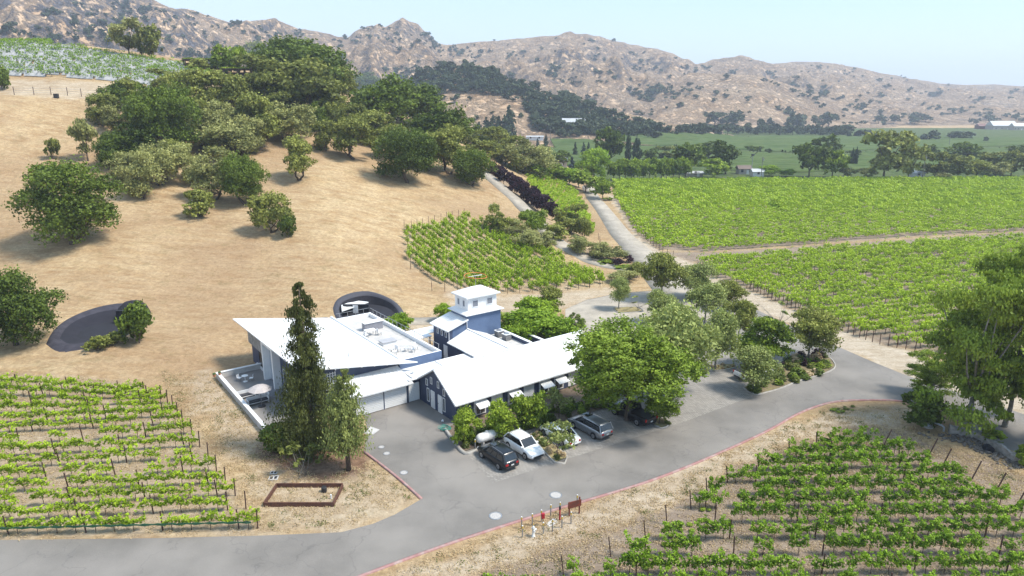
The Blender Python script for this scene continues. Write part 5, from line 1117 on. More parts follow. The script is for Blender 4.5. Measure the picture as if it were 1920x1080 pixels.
# end posts along the dirt track and the hillside block
def edge_posts(pxs, n, label, group, h=1.0, off=0, tilt=(0,0)):
    W_ = G(pxs)[:,:2]; R_ = resample(W_, .25); L_ = np.r_[0, np.cumsum(np.linalg.norm(np.diff(R_,axis=0),axis=1))]
    for q_, s in enumerate(np.linspace(0, L_[-1], n)): post(float(np.interp(s, L_, R_[:,0])), float(np.interp(s, L_, R_[:,1])), label+', %s from the left' % ordn(q_), group, (tilt[0]+rg.uniform(-.05,.05), tilt[1]+rg.uniform(-.05,.05)), h*rg.uniform(.9,1.1))
edge_posts([(1400,541),(1480,577),(1560,612),(1640,643),(1715,658)], 34, 'rusty end post beside the pale dirt track', 'row end posts along the dirt track')
edge_posts([(1163,384),(1185,420),(1210,448),(1240,474),(1262,486)], 30, 'rusty end post beside the entry road', 'row end posts beside the entry road')
edge_posts([(770,505),(765,470),(758,436)], 3, 'tall dark post at the hillside block corner', 'left posts of the hillside block', 1.5)
edge_posts([(762,437),(800,424),(870,408)], 11, 'dark post on the hillside block upper edge', 'upper posts of the hillside block', 1.2)
edge_posts([(810,546),(870,549),(950,551),(1040,547),(1125,538)], 15, 'dark post on the hillside block lower edge', 'lower posts of the hillside block', .95)
edge_posts([(1122,450),(1128,470),(1110,440),(1098,420)][:2], 4, 'post at the lower end of the strip vineyard', 'posts of the strip vineyard')
# white netting on the hilltop vineyard
NET = M_('white_bird_net', (.38,.38,.38), (.28,.28,.28), 1.5, .9, stretch=(1,1,2))
dT = np.array(g1(300,150))[:2]-np.array(g1(20,130))[:2]; dT /= np.linalg.norm(dT); nT = np.array([-dT[1],dT[0]]); P_ = np.array([p[:2] for p in TOPV]); sT = P_@dT; tT_ = P_@nT; Vs=[];Fs=[];o=0; r = np.random.RandomState(8)
for t in np.arange(tT_.min(), tT_.max(), 3.0):
    s = np.arange(sT.min(), sT.max(), .8); X = s[:,None]*dT+(t)*nT; m = inpoly(X[:,0], X[:,1], TOPV); Z = near_h(X[:,0], X[:,1])
    for i in range(len(s)-1):
        if m[i] and m[i+1] and r.rand() > .05:
            q = [(X[i]-nT*.55, Z[i]+.05), (X[i+1]-nT*.55, Z[i+1]+.05), (X[i+1]-nT*.1, Z[i+1]+1.05+.12*r.randn()), (X[i]-nT*.1, Z[i]+1.05), (X[i+1]+nT*.5, Z[i+1]+.2), (X[i]+nT*.5, Z[i]+.2)]
            Vs += [(*a, b) for a, b in q]; Fs += [(o,o+1,o+2,o+3),(o+3,o+2,o+4,o+5)]; o += 6
net = link('vineyard_netting', np_mesh('vineyard_netting', Vs, Fs), None, NET); meta(net, 'white bird netting draped over the hilltop vine rows', None, None, 'stuff')
# ---- weeds and dry tufts on the near ground
def tufts(poly, n, seed, size, h, thr=None):
    r = np.random.RandomState(seed); P = np.array([p[:2] for p in poly]); X = np.c_[r.uniform(P[:,0].min(),P[:,0].max(),n), r.uniform(P[:,1].min(),P[:,1].max(),n)]; m = inpoly(X[:,0],X[:,1],poly)
    if thr is not None: m &= perlin(X[:,0]/2.5,X[:,1]/2.5) > thr
    X = X[m]; Z = near_h(X[:,0],X[:,1]); return np.c_[X,Z]
tw_ = [];
for v in range(5):
    r = np.random.RandomState(v+60); P = np.c_[r.normal(size=(14,2))*.22, .02+.09*r.rand(14)]; V, F_ = leaves(P, np.tile([0,0,.3],(14,1)), .065, r, asp=2.4); tw_.append((V,F_,r.rand(14)))
gpx = [PZ(*q) for q in [(480,1000),(640,992),(780,935),(690,860),(600,900),(500,840),(420,700),(300,700),(360,800),(430,900)]]
gp2 = [PZ(*q) for q in [(700,1085),(1040,962),(1300,878),(1560,762),(1700,765),(1760,830),(1900,870),(1980,900),(1900,930),(1700,830),(1480,850),(1380,890),(1180,985),(1000,1070)]]
gp3 = [p for p in VINE_R]; gp4 = [p for p in VINE_L]
weeds = np.concatenate([tufts(gpx, 1500, 1, .1, .1, .15), tufts(gp2, 2600, 2, .1, .1, .2), tufts(gp3, 1500, 3, .1, .1, .3)])
V, F_, T = mass(weeds, np.random.RandomState(1).rand(len(weeds))*6, tw_, 5); stuff_mesh('weeds', [(V,F_,T)], [(0, LM['weed'])], 'small green weeds dotting the dry ground near the road')
dry = np.concatenate([tufts(gpx, 5000, 11, .1, .1), tufts(gp2, 7000, 12, .1, .1), tufts(gp3, 6000, 13, .1, .1), tufts(gp4, 5000, 14, .1, .1)])
V, F_, T = mass(dry, np.random.RandomState(2).rand(len(dry))*6, tw_, 6); stuff_mesh('dry_grass', [(V,F_,T)], [(0, LM['dry'])], 'short dry straw coloured grass tufts on the bare ground')
print('vines', nv, 'mass', [len(p[0]) for p in parts])
# ------------------------------------------------------------------ vehicles
def paint(name, c, metal=.0): 
    m, nt, b = mk(name); b.inputs['Base Color'].default_value = (*c, 1); b.inputs['Roughness'].default_value = .28; b.inputs['Metallic'].default_value = metal; b.inputs['Coat Weight'].default_value = .3; b.inputs['Coat Roughness'].default_value = .06; return m
TYRE = M_('tyre_rubber', (.018,.018,.018), None, 3, .9); RIM = M_('alloy_rim', (.45,.45,.47), (.3,.3,.32), 8, .35, metal=.8); REDL = M_('red_lamp', (.35,.01,.01), None, 3, .2); HEADL = M_('clear_lamp', (.65,.67,.70), None, 3, .1, spec=.9); BLKP = M_('black_plastic', (.02,.02,.022), None, 3, .6); PLATE = M_('plate_white', (.6,.6,.6), None, 3, .5)
CG = M_('car_glass', (.012,.015,.018), (.02,.022,.025), 1, .05, spec=.9)
def loft(mb, secs):
    o = len(mb.v); n = len(secs[0])
    for s_ in secs: mb.v += [tuple(p) for p in s_]
    for i in range(len(secs)-1):
        for k in range(n-1): mb.f.append([o+i*n+k, o+i*n+k+1, o+(i+1)*n+k+1, o+(i+1)*n+k])
    mb.f.append([o+k for k in range(n)][::-1]); mb.f.append([o+(len(secs)-1)*n+k for k in range(n)]); return mb
def car(kind, px, py, head, L, W, Hh, col, metal, name, label, cat, prof, green, wr=.34, wb=.58, z=.02, plates=True, bed=False):
    """prof: list (x/L from rear 0..1, top z); green: (x0b,x0t,x1t,x1b) rear base/top, front top/base in x/L, belt z"""
    x, y, _ = PZ(px, py, z); e = empty(name, (x, y, z), head, label, cat); pt = paint(name+'_paint', col, metal); hw = W/2
    secs = []
    for t, zt in prof:
        X = (t-.5)*L; e_ = 1-.16*abs(2*t-1)**5; w = hw*e_; zb = .24+.16*abs(2*t-1)**6; s_ = []
        for yy, zz in ((-.0,zb),(-.92,zb),(-1.0,zb+.14),(-1.0,(zb+zt)/2),(-.985,zt-.13),(-.90,zt-.02),(-.6,zt+.015),(0,zt+.03)): s_.append((X, yy*w, zz))
        s_ += [(p[0], -p[1], p[2]) for p in s_[::-1]][1:-1]+[s_[0]]
        secs.append(s_)
    body = loft(MB(), secs).build('body', pt, e, True)
    x0b, x0t, x1t, x1b, bz = green; X = lambda t: (t-.5)*L; wt = hw*.76; wb_ = hw*.93
    # glasshouse: dark shell, then pillars and roof of body paint
    sec = lambda xx, w, zz: (xx, w, zz)
    vb = [(X(x0b),-wb_*.95,bz-.05),(X(x1b),-wb_*.93,bz-.05),(X(x1b),wb_*.93,bz-.05),(X(x0b),wb_*.95,bz-.05)]; vt = [(X(x0t),-wt,Hh-.07),(X(x1t),-wt,Hh-.07),(X(x1t),wt,Hh-.07),(X(x0t),wt,Hh-.07)]
    def quad(nm, a, b, c, d, m=CG, out=(0,0,0), parent=e):
        o_ = Vector(out); A_ = [Vector(v)+o_ for v in (a,b,c,d)]; B_ = [v-o_.normalized()*.03 for v in A_]; return MB().hexa(B_, A_).build(nm, m, parent)
    MB().hexa(vb, vt).build('cabin', BLKP, e)
    def lerp(a, b, t): return tuple(a[i]+(b[i]-a[i])*t for i in range(3))
    def pane(nm, b0, b1, t1, t0, u0, u1, out):
        quad(nm, lerp(lerp(b0,b1,u0),lerp(t0,t1,u0),.12), lerp(lerp(b0,b1,u1),lerp(t0,t1,u1),.12), lerp(lerp(b0,b1,u1),lerp(t0,t1,u1),.88), lerp(lerp(b0,b1,u0),lerp(t0,t1,u0),.88), CG, out)
    pane('windscreen', vb[1], vb[2], vt[2], vt[1], .06, .94, (.02,0,.01)); pane('rear_window', vb[3], vb[0], vt[0], vt[3], .08, .92, (-.02,0,.01))
    for (a0, a1, b0, b1, s) in ((vb[0],vb[1],vt[1],vt[0],-1),(vb[3],vb[2],vt[2],vt[3],1)):
        for u0, u1 in (((.07,.36),(.40,.66),(.70,.95)) if not bed else ((.10,.5),(.56,.93))): pane('side_window', a0, a1, b0, b1, u0, u1, (0, s*.022, .006))
    # roof with rounded edge
    rs = []
    for t in np.linspace(0, 1, 7):
        xx = X(x0t)+(X(x1t)-X(x0t))*t; zz = Hh-.02-.05*abs(2*t-1)**2; ex = -.04 if t == 0 else (.03 if t == 1 else 0); rs.append([(xx+ex,-wt-.02,zz-.07),(xx+ex,-wt+.02,zz-.015),(xx+ex,-wt*.6,zz+.012),(xx+ex,0,zz+.02),(xx+ex,wt*.6,zz+.012),(xx+ex,wt-.02,zz-.015),(xx+ex,wt+.02,zz-.07)])
    rf = loft(MB(), rs).build('roof', pt, e, True)
    for s in (-1,1):   # pillars and rails
        pb, ptp = (vb[0],vt[0]) if s < 0 else (vb[3],vt[3]); MB().tube([pb, (ptp[0],ptp[1],ptp[2]+.02)], [.07,.05], 6).build('pillar', pt, e)
        pb, ptp = (vb[1],vt[1]) if s < 0 else (vb[2],vt[2]); MB().tube([pb, (ptp[0],ptp[1],ptp[2]+.02)], [.05,.04], 6).build('pillar', pt, e)
        MB().box(X(x1b)-.28,X(x1b)-.12,s*(hw+.02)-.09,s*(hw+.02)+.09,bz+.02,bz+.16).build('mirror', pt, e, bevel=.03)
        if kind == 'suv' or kind == 'van': MB().tube([(X(x0t)+.15,s*(wt-.08),Hh+.02),(X(x0t)+.3,s*(wt-.08),Hh+.06),(X(x1t)-.4,s*(wt-.08),Hh+.06),(X(x1t)-.2,s*(wt-.08),Hh+.01)], .02, 5).build('roof_rail', GREYM, rf)
    if kind in ('suv','van') and 'white' not in name: MB().box(X(.5),X(.66),-.42,.42,Hh-.0,Hh+.012).build('sunroof', CG, rf)
    wx = [(-L*wb/2*1.0, -1), (L*wb/2, -1), (-L*wb/2, 1), (L*wb/2, 1)]
    for xx, s in wx:
        cy = s*(hw-.10); t = MB(); P = [(cy-s*.12),(cy+s*.115)]
        t.tube([(xx,P[0],wr),(xx,P[1],wr)], wr, 20); ty = t.build('wheel', TYRE, e, False, .02)
        r_ = MB(); r_.tube([(xx,P[1],wr),(xx,P[1]+s*.012,wr)], wr*.66, 18); rim = r_.build('rim', RIM, ty)
        MB().tube([(xx,P[1]+s*.012,wr),(xx,P[1]+s*.018,wr)], wr*.16, 8).build('hub', BLKP, ty)
        MB().tube([(xx,cy-s*.13,wr+.02),(xx,s*(hw-.004),wr+.02)], wr*1.16, 18).build('wheel_arch', BLKP, e)
    zr_, zf = prof[1][1], prof[-2][1]
    for s in (-1,1):
        MB().box(-L/2-.01,-L/2+.22,s*hw*.60-.13,s*hw*.60+.20*s+.0 if s>0 else s*hw*.60+.13,zr_-.34,zr_-.14).build('taillight', REDL, e, bevel=.03) if not bed else MB().box(-L/2-.02,-L/2+.1,s*hw*.84-.09,s*hw*.84+.09,.78,1.08).build('taillight', REDL, e, bevel=.02)
        MB().box(L/2-.34,L/2-.06,s*hw*.66-.17,s*hw*.66+.17,zf-.26,zf-.10).build('headlight', HEADL, e, bevel=.04)
    MB().box(-L/2-.03,-L/2+.12,-hw*.72,hw*.72,.36,.52).build('rear_bumper', BLKP if kind != 'sedan' else pt, e, bevel=.03)
    MB().box(L/2-.1,L/2+.02,-hw*.66,hw*.66,.34,.56).build('grille', BLKP, e, bevel=.03)
    if plates: MB().box(-L/2-.045,-L/2-.02,-.16,.16,.62,.74).build('licence_plate', PLATE, e)
    if bed:
        zt = prof[1][1]; MB().box(-L/2+.08,X(x0b)-.08,-hw*.82,hw*.82,zt-.02,zt+.04).build('bed_cover', BLKP, e)
        MB().box(-L/2-.015,-L/2+.03,-hw*.74,hw*.74,.62,1.04).build('tailgate', pt, e, bevel=.02)
    return e
HD = WR+math.pi/2
suvp = [(0,.78),(.02,1.0),(.10,1.06),(.35,1.05),(.62,1.03),(.72,1.02),(.84,.98),(.95,.84),(1,.62)]
car('suv', 933,864, HD, 4.75,1.88,1.68, (.008,.009,.013), .2, 'black_suv', 'black SUV parked tail out nearest the driveway corner', 'car', suvp, (.03,.11,.56,.74,1.02))
car('suv', 982,846, HD-math.pi, 4.65,1.88,1.66, (.78,.78,.78), 0, 'white_suv', 'white SUV parked nose out beside the black SUV', 'car', suvp, (.03,.16,.56,.74,1.02), plates=False)
sedp = [(0,.62),(.03,.86),(.14,.93),(.3,.93),(.6,.92),(.72,.93),(.86,.86),(.96,.72),(1,.52)]
car('sedan', 1049,822, HD, 4.85,1.9,1.42, (.78,.78,.76), 0, 'white_sedan', 'white sedan parked under the young feathery tree', 'car', sedp, (.15,.32,.56,.72,.91))
vanp = [(0,.80),(.02,1.02),(.10,1.06),(.4,1.05),(.70,1.02),(.78,.98),(.88,.90),(.96,.78),(1,.58)]
car('van', 1106,808, HD, 5.15,1.98,1.74, (.30,.31,.33), .7, 'silver_minivan', 'silver grey minivan parked tail out right of the white sedan', 'car', vanp, (.02,.08,.60,.80,1.03))
trp = [(0,1.0),(.02,1.10),(.2,1.11),(.4,1.11),(.62,1.12),(.74,1.12),(.90,1.06),(.97,.96),(1,.72)]
car('pickup', 1184,783, HD, 5.7,1.98,1.88, (.007,.007,.009), .1, 'black_pickup', 'black pickup truck parked beneath the huge shade tree', 'pickup truck', trp, (.40,.43,.62,.74,1.1), wr=.39, bed=True)
a_, b_ = PZ(1400,722), PZ(1446,711); hd2 = math.atan2(b_[1]-a_[1], b_[0]-a_[0])
car('pickup', 1412,706, hd2, 5.2,1.9,1.85, (.78,.78,.78), 0, 'white_pickup', 'white pickup truck half hidden under the pale feathery tree', 'pickup truck', trp, (.36,.40,.62,.74,1.1), wr=.42, bed=True)
# sliver of a white car in the rear bays
car('sedan', 1380,656, HD+.4, 4.6,1.85,1.5, (.75,.75,.75), 0, 'white_hatchback', 'white car barely showing between the trees of the rear bays', 'car', sedp, (.05,.2,.56,.72,.91))
# ------------------------------------------------------------------ small things
YEL = M_('yellow_paint', (.55,.36,.05), None, 4, .6); REDP = M_('red_paint', (.38,.015,.03), (.28,.01,.02), 4, .5); HYD = M_('hydrant_white', (.62,.62,.60), (.5,.5,.49), 4, .5); SILV = M_('silver_blue_paint', (.42,.46,.52), (.33,.36,.42), 4, .45)
def bollard(px, py, label, group, h=1.1, r=.055):
    x, y, z = PZ(px, py); e = empty('bollard', (x,y,0), 0, label, 'bollard', group); MB().cyl(0,0,-.05,h-.28,r,10).build('post', GREYM if group[0] != 'b' else SILV, e); MB().cyl(0,0,h-.28,h-.05,r+.006,10).build('band', YEL, e); MB().lathe([(r,h-.05),(r*.8,h),(0,h+.01)], 10).build('cap', WHITE2, e); return e
for k, (px, py) in enumerate([(978,991),(998,985),(1015,978),(1032.5,968),(1050,963),(1082,949)]): bollard(px, py, 'thin yellow banded bollard in the kerb side row, %s from the left' % ordn(k), 'kerb side row of bollards by the brown sign')
for k, (px, py) in enumerate([(979.5,1008),(1018.5,1002),(1036,996),(1053.5,990),(1070.5,982)]): bollard(px, py, 'thin yellow topped bollard in the vineyard side row, %s from the left' % ordn(k), 'vineyard side row of bollards by the brown sign')
for px, py, s in ((891,841,'left'),(917,828,'middle'),(942,824,'right')): bollard(px, py, 'yellow topped bollard guarding the propane tank, the %s of three' % s, 'guard bollards before the propane tank', 1.0, .06)
x, y, z = PZ(1000,1006); e = empty('fire_hydrant', (x,y,0), .4, 'white fire hydrant wrapped pale among the bollards', 'hydrant')
MB().lathe([(.15,0),(.15,.05),(.10,.07),(.10,.7),(.13,.73),(.13,.79),(.09,.9),(.03,.97),(0,.98)], 14).build('barrel', HYD, e, True); MB().tube([(0,-.28,.6),(0,.28,.6)], .07, 10).build('outlet', HYD, e); MB().tube([(0,0,.6),(.26,0,.6)], .085, 10).build('front_outlet', HYD, e); MB().cyl(0,0,1.05,1.14,.035,6).build('nut', YEL, e)
x, y, z = PZ(1018,986); e = empty('call_box', (x,y,0), .2, 'small red box on a post between the bollards', 'box'); MB().cyl(0,0,0,.75,.04,8).build('post', BLKP, e); MB().box(-.13,.13,-.1,.1,.7,1.15).build('housing', REDP, e, bevel=.02)
x, y, z = PZ(1049.5,975); e = empty('indicator_post', (x,y,0), 0, 'slim red standpipe with a black head behind the call box', 'post'); MB().cyl(0,0,0,1.0,.07,10).build('pipe', REDP, e); MB().lathe([(.09,1.0),(.09,1.25),(.05,1.3),(0,1.3)], 10).build('head', BLKP, e)
o = drape('utility_slab', PZs([(1023,982),(1040,972),(1047,980),(1030,988)]), CONC, .03); meta(o, 'flat pale utility slab in the dry grass among the bollards', 'slab')
# brown sign
x, y, z = PZ(1077,966); e = empty('roadside_sign', (x,y,0), .42, 'brown wooden sign board on two posts facing away from the vineyard', 'sign')
BRN = M_('brown_sign_paint', (.16,.035,.02), (.09,.025,.016), 2, .7)
MB().box(-.62,.62,-.03,.03,.75,1.35).build('board', BRN, e, bevel=.01)
for s in (-.45,.5): MB().box(s-.05,s+.05,.031,.12,0,1.3+.25*(s>0)).build('post', BRN, e)
# propane tank
x, y, z = PZ(913,832); e = empty('propane_tank', (x,y,.1), WR, 'white capsule shaped propane tank in the planting by the barn', 'tank')
MB().tube([(-1.25,0,.75),(-1.2,0,.75),(-1.05,0,.75),(-.8,0,.75),(.8,0,.75),(1.05,0,.75),(1.2,0,.75),(1.25,0,.75)], [.05,.25,.42,.48,.48,.42,.25,.05], 18).build('shell', M_('tank_white', (.68,.66,.64), (.6,.58,.56), 3, .4), e, True)
for s in (-.6,.6): MB().box(s-.08,s+.08,-.35,.35,0,.45).build('foot', CONC, e)
MB().cyl(0,0,1.2,1.32,.16,12).build('valve_cover', HYD, e)
# hose and lamp globe
x, y, z = PZ(833,806); mb = MB()
for q in range(5): mb.tube([(x+(.38+.03*q)*math.cos(t)*1.2+.05*q, y+(.38+.03*q)*math.sin(t), .04+.035*q+.03*math.sin(3*t+q)) for t in np.linspace(0, 6.0, 22)], .022, 5, cap=False)
# hose is one continuous coil
mb = MB(); mb.tube([(x+(.36+.012*i/6)*math.cos(i*.42)*1.25+.2*math.sin(i*.05), y+(.36+.012*i/6)*math.sin(i*.42), .04+.004*i) for i in range(80)], .024, 5); o = mb.build('garden_hose', M_('teal_hose', (.02,.26,.20), None, 4, .5)); meta(o, 'coiled teal garden hose lying at the barn corner', 'hose')
x, y, z = PZ(830,791); o = MB().lathe([(0,0),(.1,.01),(.14,.1),(.12,.2),(.05,.26),(0,.27)], 12, (x,y,0)).build('garden_globe', WHITE, None, True); meta(o, 'small white globe on the ground at the barn gable corner', 'globe')
# beds and islands
MULCH = M_('mulch_soil', (.10,.07,.05), (.16,.12,.085), 3, .95, bmp=.4); DRYBED = M_('dry_bed_grass', (.20,.17,.07), (.30,.24,.12), 2.5, .95, bmp=.5)
bed = drape('planting_bed', PZs([(850,797),(836,806),(868,848),(900,838),(960,815),(1010,805),(1090,780),(1150,760),(1150,700),(1126,690),(1000,742)]), MULCH, .10); meta(bed, 'dark planting bed along the front of the barn', None, None, 'structure')
KERB = M_('stone_kerb', (.36,.34,.31), (.26,.24,.22), 2, .9)
meta(ribbon('kerb', PZs([(834,806),(850,828),(866,848),(880,852),(900,842)]), .28, KERB, .0, .24, .8), 'grey stone kerb round the near corner of the barn planting', 'kerb')
meta(ribbon('kerb', PZs([(902,841),(940,828),(985,812),(1010,806)]), .24, KERB, .0, .2, .8), 'grey kerb at the heads of the parking bays behind the white SUV', 'kerb')
def island(pts, label, n, seed, kinds, mat=DRYBED):
    P = PZs(pts); o = drape('planted_island', P, mat, .12); meta(o, label, None, None, 'structure')
    e = ribbon('island_kerb', P+[P[0]], .14, KERB, .0, .14, .8); meta(e, 'low kerb around the '+label, 'kerb')
    return P
I1 = island([(993,816),(1012,811),(1063,859),(1041,868)], 'narrow grass island between the white SUV and the white sedan', 0, 1, [])
I2 = island([(1224,796),(1240,785),(1255,796),(1240,804)], 'small planted island beside the black pickup', 0, 1, [])
I3 = island([(1418,741),(1394,728),(1440,712),(1466,704),(1448,688),(1500,668),(1540,668),(1556,672),(1566,688),(1548,700),(1500,714),(1460,730)], 'large planted island with mixed shrubs beside the road bend', 0, 1, [], M_('island_ground', (.14,.10,.06), (.20,.17,.08), 1.5, .95))
I4 = island([(1330,686),(1372,684),(1380,690),(1338,696)], 'thin island under the tall oval parking tree', 0, 1, [])
I5 = island([(1150,578),(1190,576),(1205,584),(1160,587)], 'thin grass island under the young oval court tree', 0, 1, [])
GT = {}
for nm, lm in (('green','weed'),('dark','oak'),('red','plum'),('straw','dry'),('fresh','green')):
    ms = []
    for v in range(3):
        r = np.random.RandomState(v+300); n = 170; d = r.normal(size=(n,3)); d[:,2] = abs(d[:,2]); d /= np.linalg.norm(d,axis=1)[:,None]; P = d*[.5,.5,.9]*(.45+.55*r.rand(n))[:,None]; V, F_ = leaves(P, d, .13, r, asp=2.6); me = np_mesh('tuft', V, F_, False, np.clip(.5*r.rand(n)+.4*P[:,2],0,1)); me.materials.append(LM[lm]); ms.append(me)
    GT[nm] = ms
rg = random.Random(9)
def tuft(px, py, nm, w, h, label, group=None, name='grass_clump', cat='plant', z=.1):
    x, y, _ = PZ(px, py, z); o = link(name, rg.choice(GT[nm])); o.location = (x,y,z); o.scale = (w,w,h); o.rotation_euler = (0,0,rg.uniform(0,6)); meta(o, label, cat, group)
def fill(poly, n, kinds, label, group, w=(.5,.8), h=(.4,.7), seed=0):
    r = random.Random(seed); P = [p[:2] for p in poly]; k = 0
    while k < n:
        x, y = r.uniform(min(p[0] for p in P), max(p[0] for p in P)), r.uniform(min(p[1] for p in P), max(p[1] for p in P))
        if inpoly(np.array([x]), np.array([y]), P)[0]:
            nm = r.choice(kinds); px, py, _ = proj(x, y, .1); tuft(px, py, nm, r.uniform(*w), r.uniform(*h), label % {'green':'green','dark':'dark green','red':'reddish','straw':'straw coloured','fresh':'fresh green'}[nm] if '%' in label else label, group+' '+nm); k += 1
fill(I1, 26, ['green','straw','green'], '%s grass clump on the narrow island beside the white SUV', 'narrow island clumps', (.45,.75), (.3,.55), 1)
fill(I3, 60, ['green','dark','red','fresh','straw','dark'], '%s clump on the large planted island at the road bend', 'large island clumps', (.8,1.7), (.5,1.1), 2)
fill(I2, 6, ['green','straw'], '%s clump on the small island beside the black pickup', 'small island clumps', (.5,.7), (.4,.6), 3)
fill(I4, 10, ['straw'], '%s clump on the thin island under the tall oval tree', 'oval tree island clumps', (.4,.7), (.2,.4), 4)
fill(PZs([(860,815),(874,842),(960,812),(1000,803),(1150,760),(1140,735),(1000,780),(940,800)]), 70, ['dark','green','dark','fresh'], '%s clump in the planting bed along the barn', 'barn bed clumps', (.6,1.1), (.6,1.1), 5)
tuft(1534,668,'red',1.8,1.3,'round dark reddish shrub at the far tip of the large island',None,'shrub','shrub')
tuft(1090,605,'dark',1.4,.9,'dark low shrub beside the turning court',None,'shrub','shrub'); tuft(1075,612,'red',1.0,.6,'reddish low shrub near the courtyard wall',None,'shrub','shrub'); tuft(1082,598,'green',1.0,.6,'small green mound at the court edge near the bright trees',None,'shrub','shrub')
fill(PZs([(1062,590),(1078,586),(1098,612),(1085,622)]), 12, ['dark','green','fresh'], '%s mound in the little bed beside the turning court', 'court bed mounds', (.6,.9), (.4,.7), 6)
def patch(poly, n, kinds, label, seed): fill(PZs(poly), n, kinds, label, label[:18], (.35,.6), (.1,.2), seed)
patch([(1555,770),(1600,762),(1615,768),(1570,776)], 16, ['fresh','green'], '%s weed in the patch inside the road bend', 7)
patch([(1240,990),(1330,950),(1350,985),(1260,1010)], 14, ['fresh'], '%s weed in the patch between the sparse vines', 8)
patch([(1180,1050),(1260,1005),(1280,1030),(1200,1075)], 16, ['fresh'], '%s weed in the patch below the leaning posts', 9)
x, y, z = PZ(1522,664,.1); e = empty('small_marker_sign', (x,y,.1), 0, 'small white marker on a post at the large island tip', 'sign'); MB().cyl(0,0,0,.9,.03,6).build('post', GREYM, e); MB().box(-.15,.15,-.02,.02,.6,1.0).build('plate', WHITE2, e)
x, y, z = PZ(1459,704,.1); e = empty('wheel_stop', (x,y,.02), WR-math.pi/2-.2, 'white concrete wheel stop before the white pickup', 'wheel stop'); MB().box(-.9,.9,-.12,.12,0,.16).build('block', WHITE2, e, bevel=.03)
# raised steel planter frame
c_ = PZs([(519,914),(643,914),(625,950),(495,950)]); e = empty('planter_box', (c_[0][0],c_[0][1],0), 0, 'rusty steel frame of an empty square planter by the vineyard', 'planter'); o = Vector(c_[0])
for i in range(4):
    a, b2 = Vector(c_[i])-o, Vector(c_[(i+1)%4])-o; n = (b2-a).normalized().cross(Vector((0,0,1)))*.05; MB().hexa([a-n,b2-n,b2+n,a+n], [v+Vector((0,0,.42)) for v in (a-n,b2-n,b2+n,a+n)]).build('side_panel', RUST, e)
x, y, z = PZ(608,922); o = MB().lathe([(0,0),(.24,0),(.24,.45),(.2,.5),(0,.5)], 16, (x,y,0)).build('black_drum', BLKP); meta(o, 'small black drum inside the rusty planter frame', 'drum')
x, y, z = PZ(621,935); o = MB().lathe([(0,0),(.07,0),(.07,.4),(0,.42)], 10, (x,y,0)).build('white_pipe', WHITE2); meta(o, 'short white pipe stub inside the rusty planter frame', 'pipe')
for px, py, s, w in ((513.5,887,'upper, smaller',.32),(513,897,'lower, larger',.42)):
    x, y, z = PZ(px, py); e = empty('drain_grate', (x,y,.03), .1, 'white framed drain grate in the dry ground, the %s of two' % s, 'drain'); MB().box(-w,w,-w*.9,w*.9,0,.05).build('frame', CONC, e)
    for q in (-.45,.45): MB().box(w*q-.12*w/.4,w*q+.12*w/.4,-w*.55,w*.55,.051,.056).build('slot', DARK, e)
# hydrant assembly and stone wall on the right
x, y, z = PZ(1739,800); e = empty('backflow_hydrant', (x,y,0), -.3, 'silver hydrant with a bent pipe beside the dark round bush', 'hydrant')
MB().lathe([(.55,0),(.55,.1),(0,.1)], 18).build('pad', CONC, e); MB().lathe([(.2,.1),(.2,.2),(.13,.22),(.13,.85),(.2,.9),(.2,1.0),(.12,1.15),(.05,1.3),(0,1.3)], 14).build('barrel', SILV, e, True)
MB().tube([(.1,0,.65),(.6,-.25,.62),(1.15,-.6,.58),(1.3,-.7,.45),(1.32,-.72,-.05)], .10, 10).build('pipe', SILV, e, True); MB().tube([(0,-.25,.6),(0,.25,.6)], .08, 10).build('outlet', SILV, e)
x, y, z = PZ(1748,800); e = empty('red_tag_sign', (x,y,0), .2, 'small dark red sign plate behind the silver hydrant', 'sign'); MB().box(-.02,.02,-.02,.02,0,1.1).build('post', GREYM, e); MB().box(-.2,.2,-.05,-.021,.65,1.1).build('plate', M_('dark_red_plate', (.16,.02,.02), None, 2, .6), e)
wp_ = resample(PZs([(1778,812),(1815,818),(1850,832),(1880,850),(1905,868)]), .55); r = np.random.RandomState(3); mb = MB()
e = empty('stone_retaining_wall', (float(wp_[0][0]), float(wp_[0][1]), 0), 0, 'rough grey stone retaining wall below the tall right hand trees', 'wall'); w0 = wp_[0]
L_, R__ = strip_poly(wp_, .5); n = len(wp_); vs = [(a[0]-w0[0], a[1]-w0[1], -.1) for a in L_]+[(a[0]-w0[0], a[1]-w0[1], .75+.12*r.randn()) for a in L_]+[(a[0]-w0[0], a[1]-w0[1], .75+.1*r.randn()) for a in R__]+[(a[0]-w0[0], a[1]-w0[1], -.1) for a in R__]
mb.add(vs, [(i,i+1,n+i+1,n+i) for i in range(n-1)]+[(n+i,n+i+1,2*n+i+1,2*n+i) for i in range(n-1)]+[(2*n+i,2*n+i+1,3*n+i+1,3*n+i) for i in range(n-1)]+[(0,n,2*n,3*n),(n-1,4*n-1,3*n-1,2*n-1)]); mb.build('masonry', STONE, e)
mb = MB(); q = PZ(1853,846); mb.tube([(q[0]-w0[0]-.1,q[1]-w0[1]-.35,.25),(q[0]-w0[0],q[1]-w0[1]+.3,.25)], .42, 14); mb.build('culvert', DARK, e)
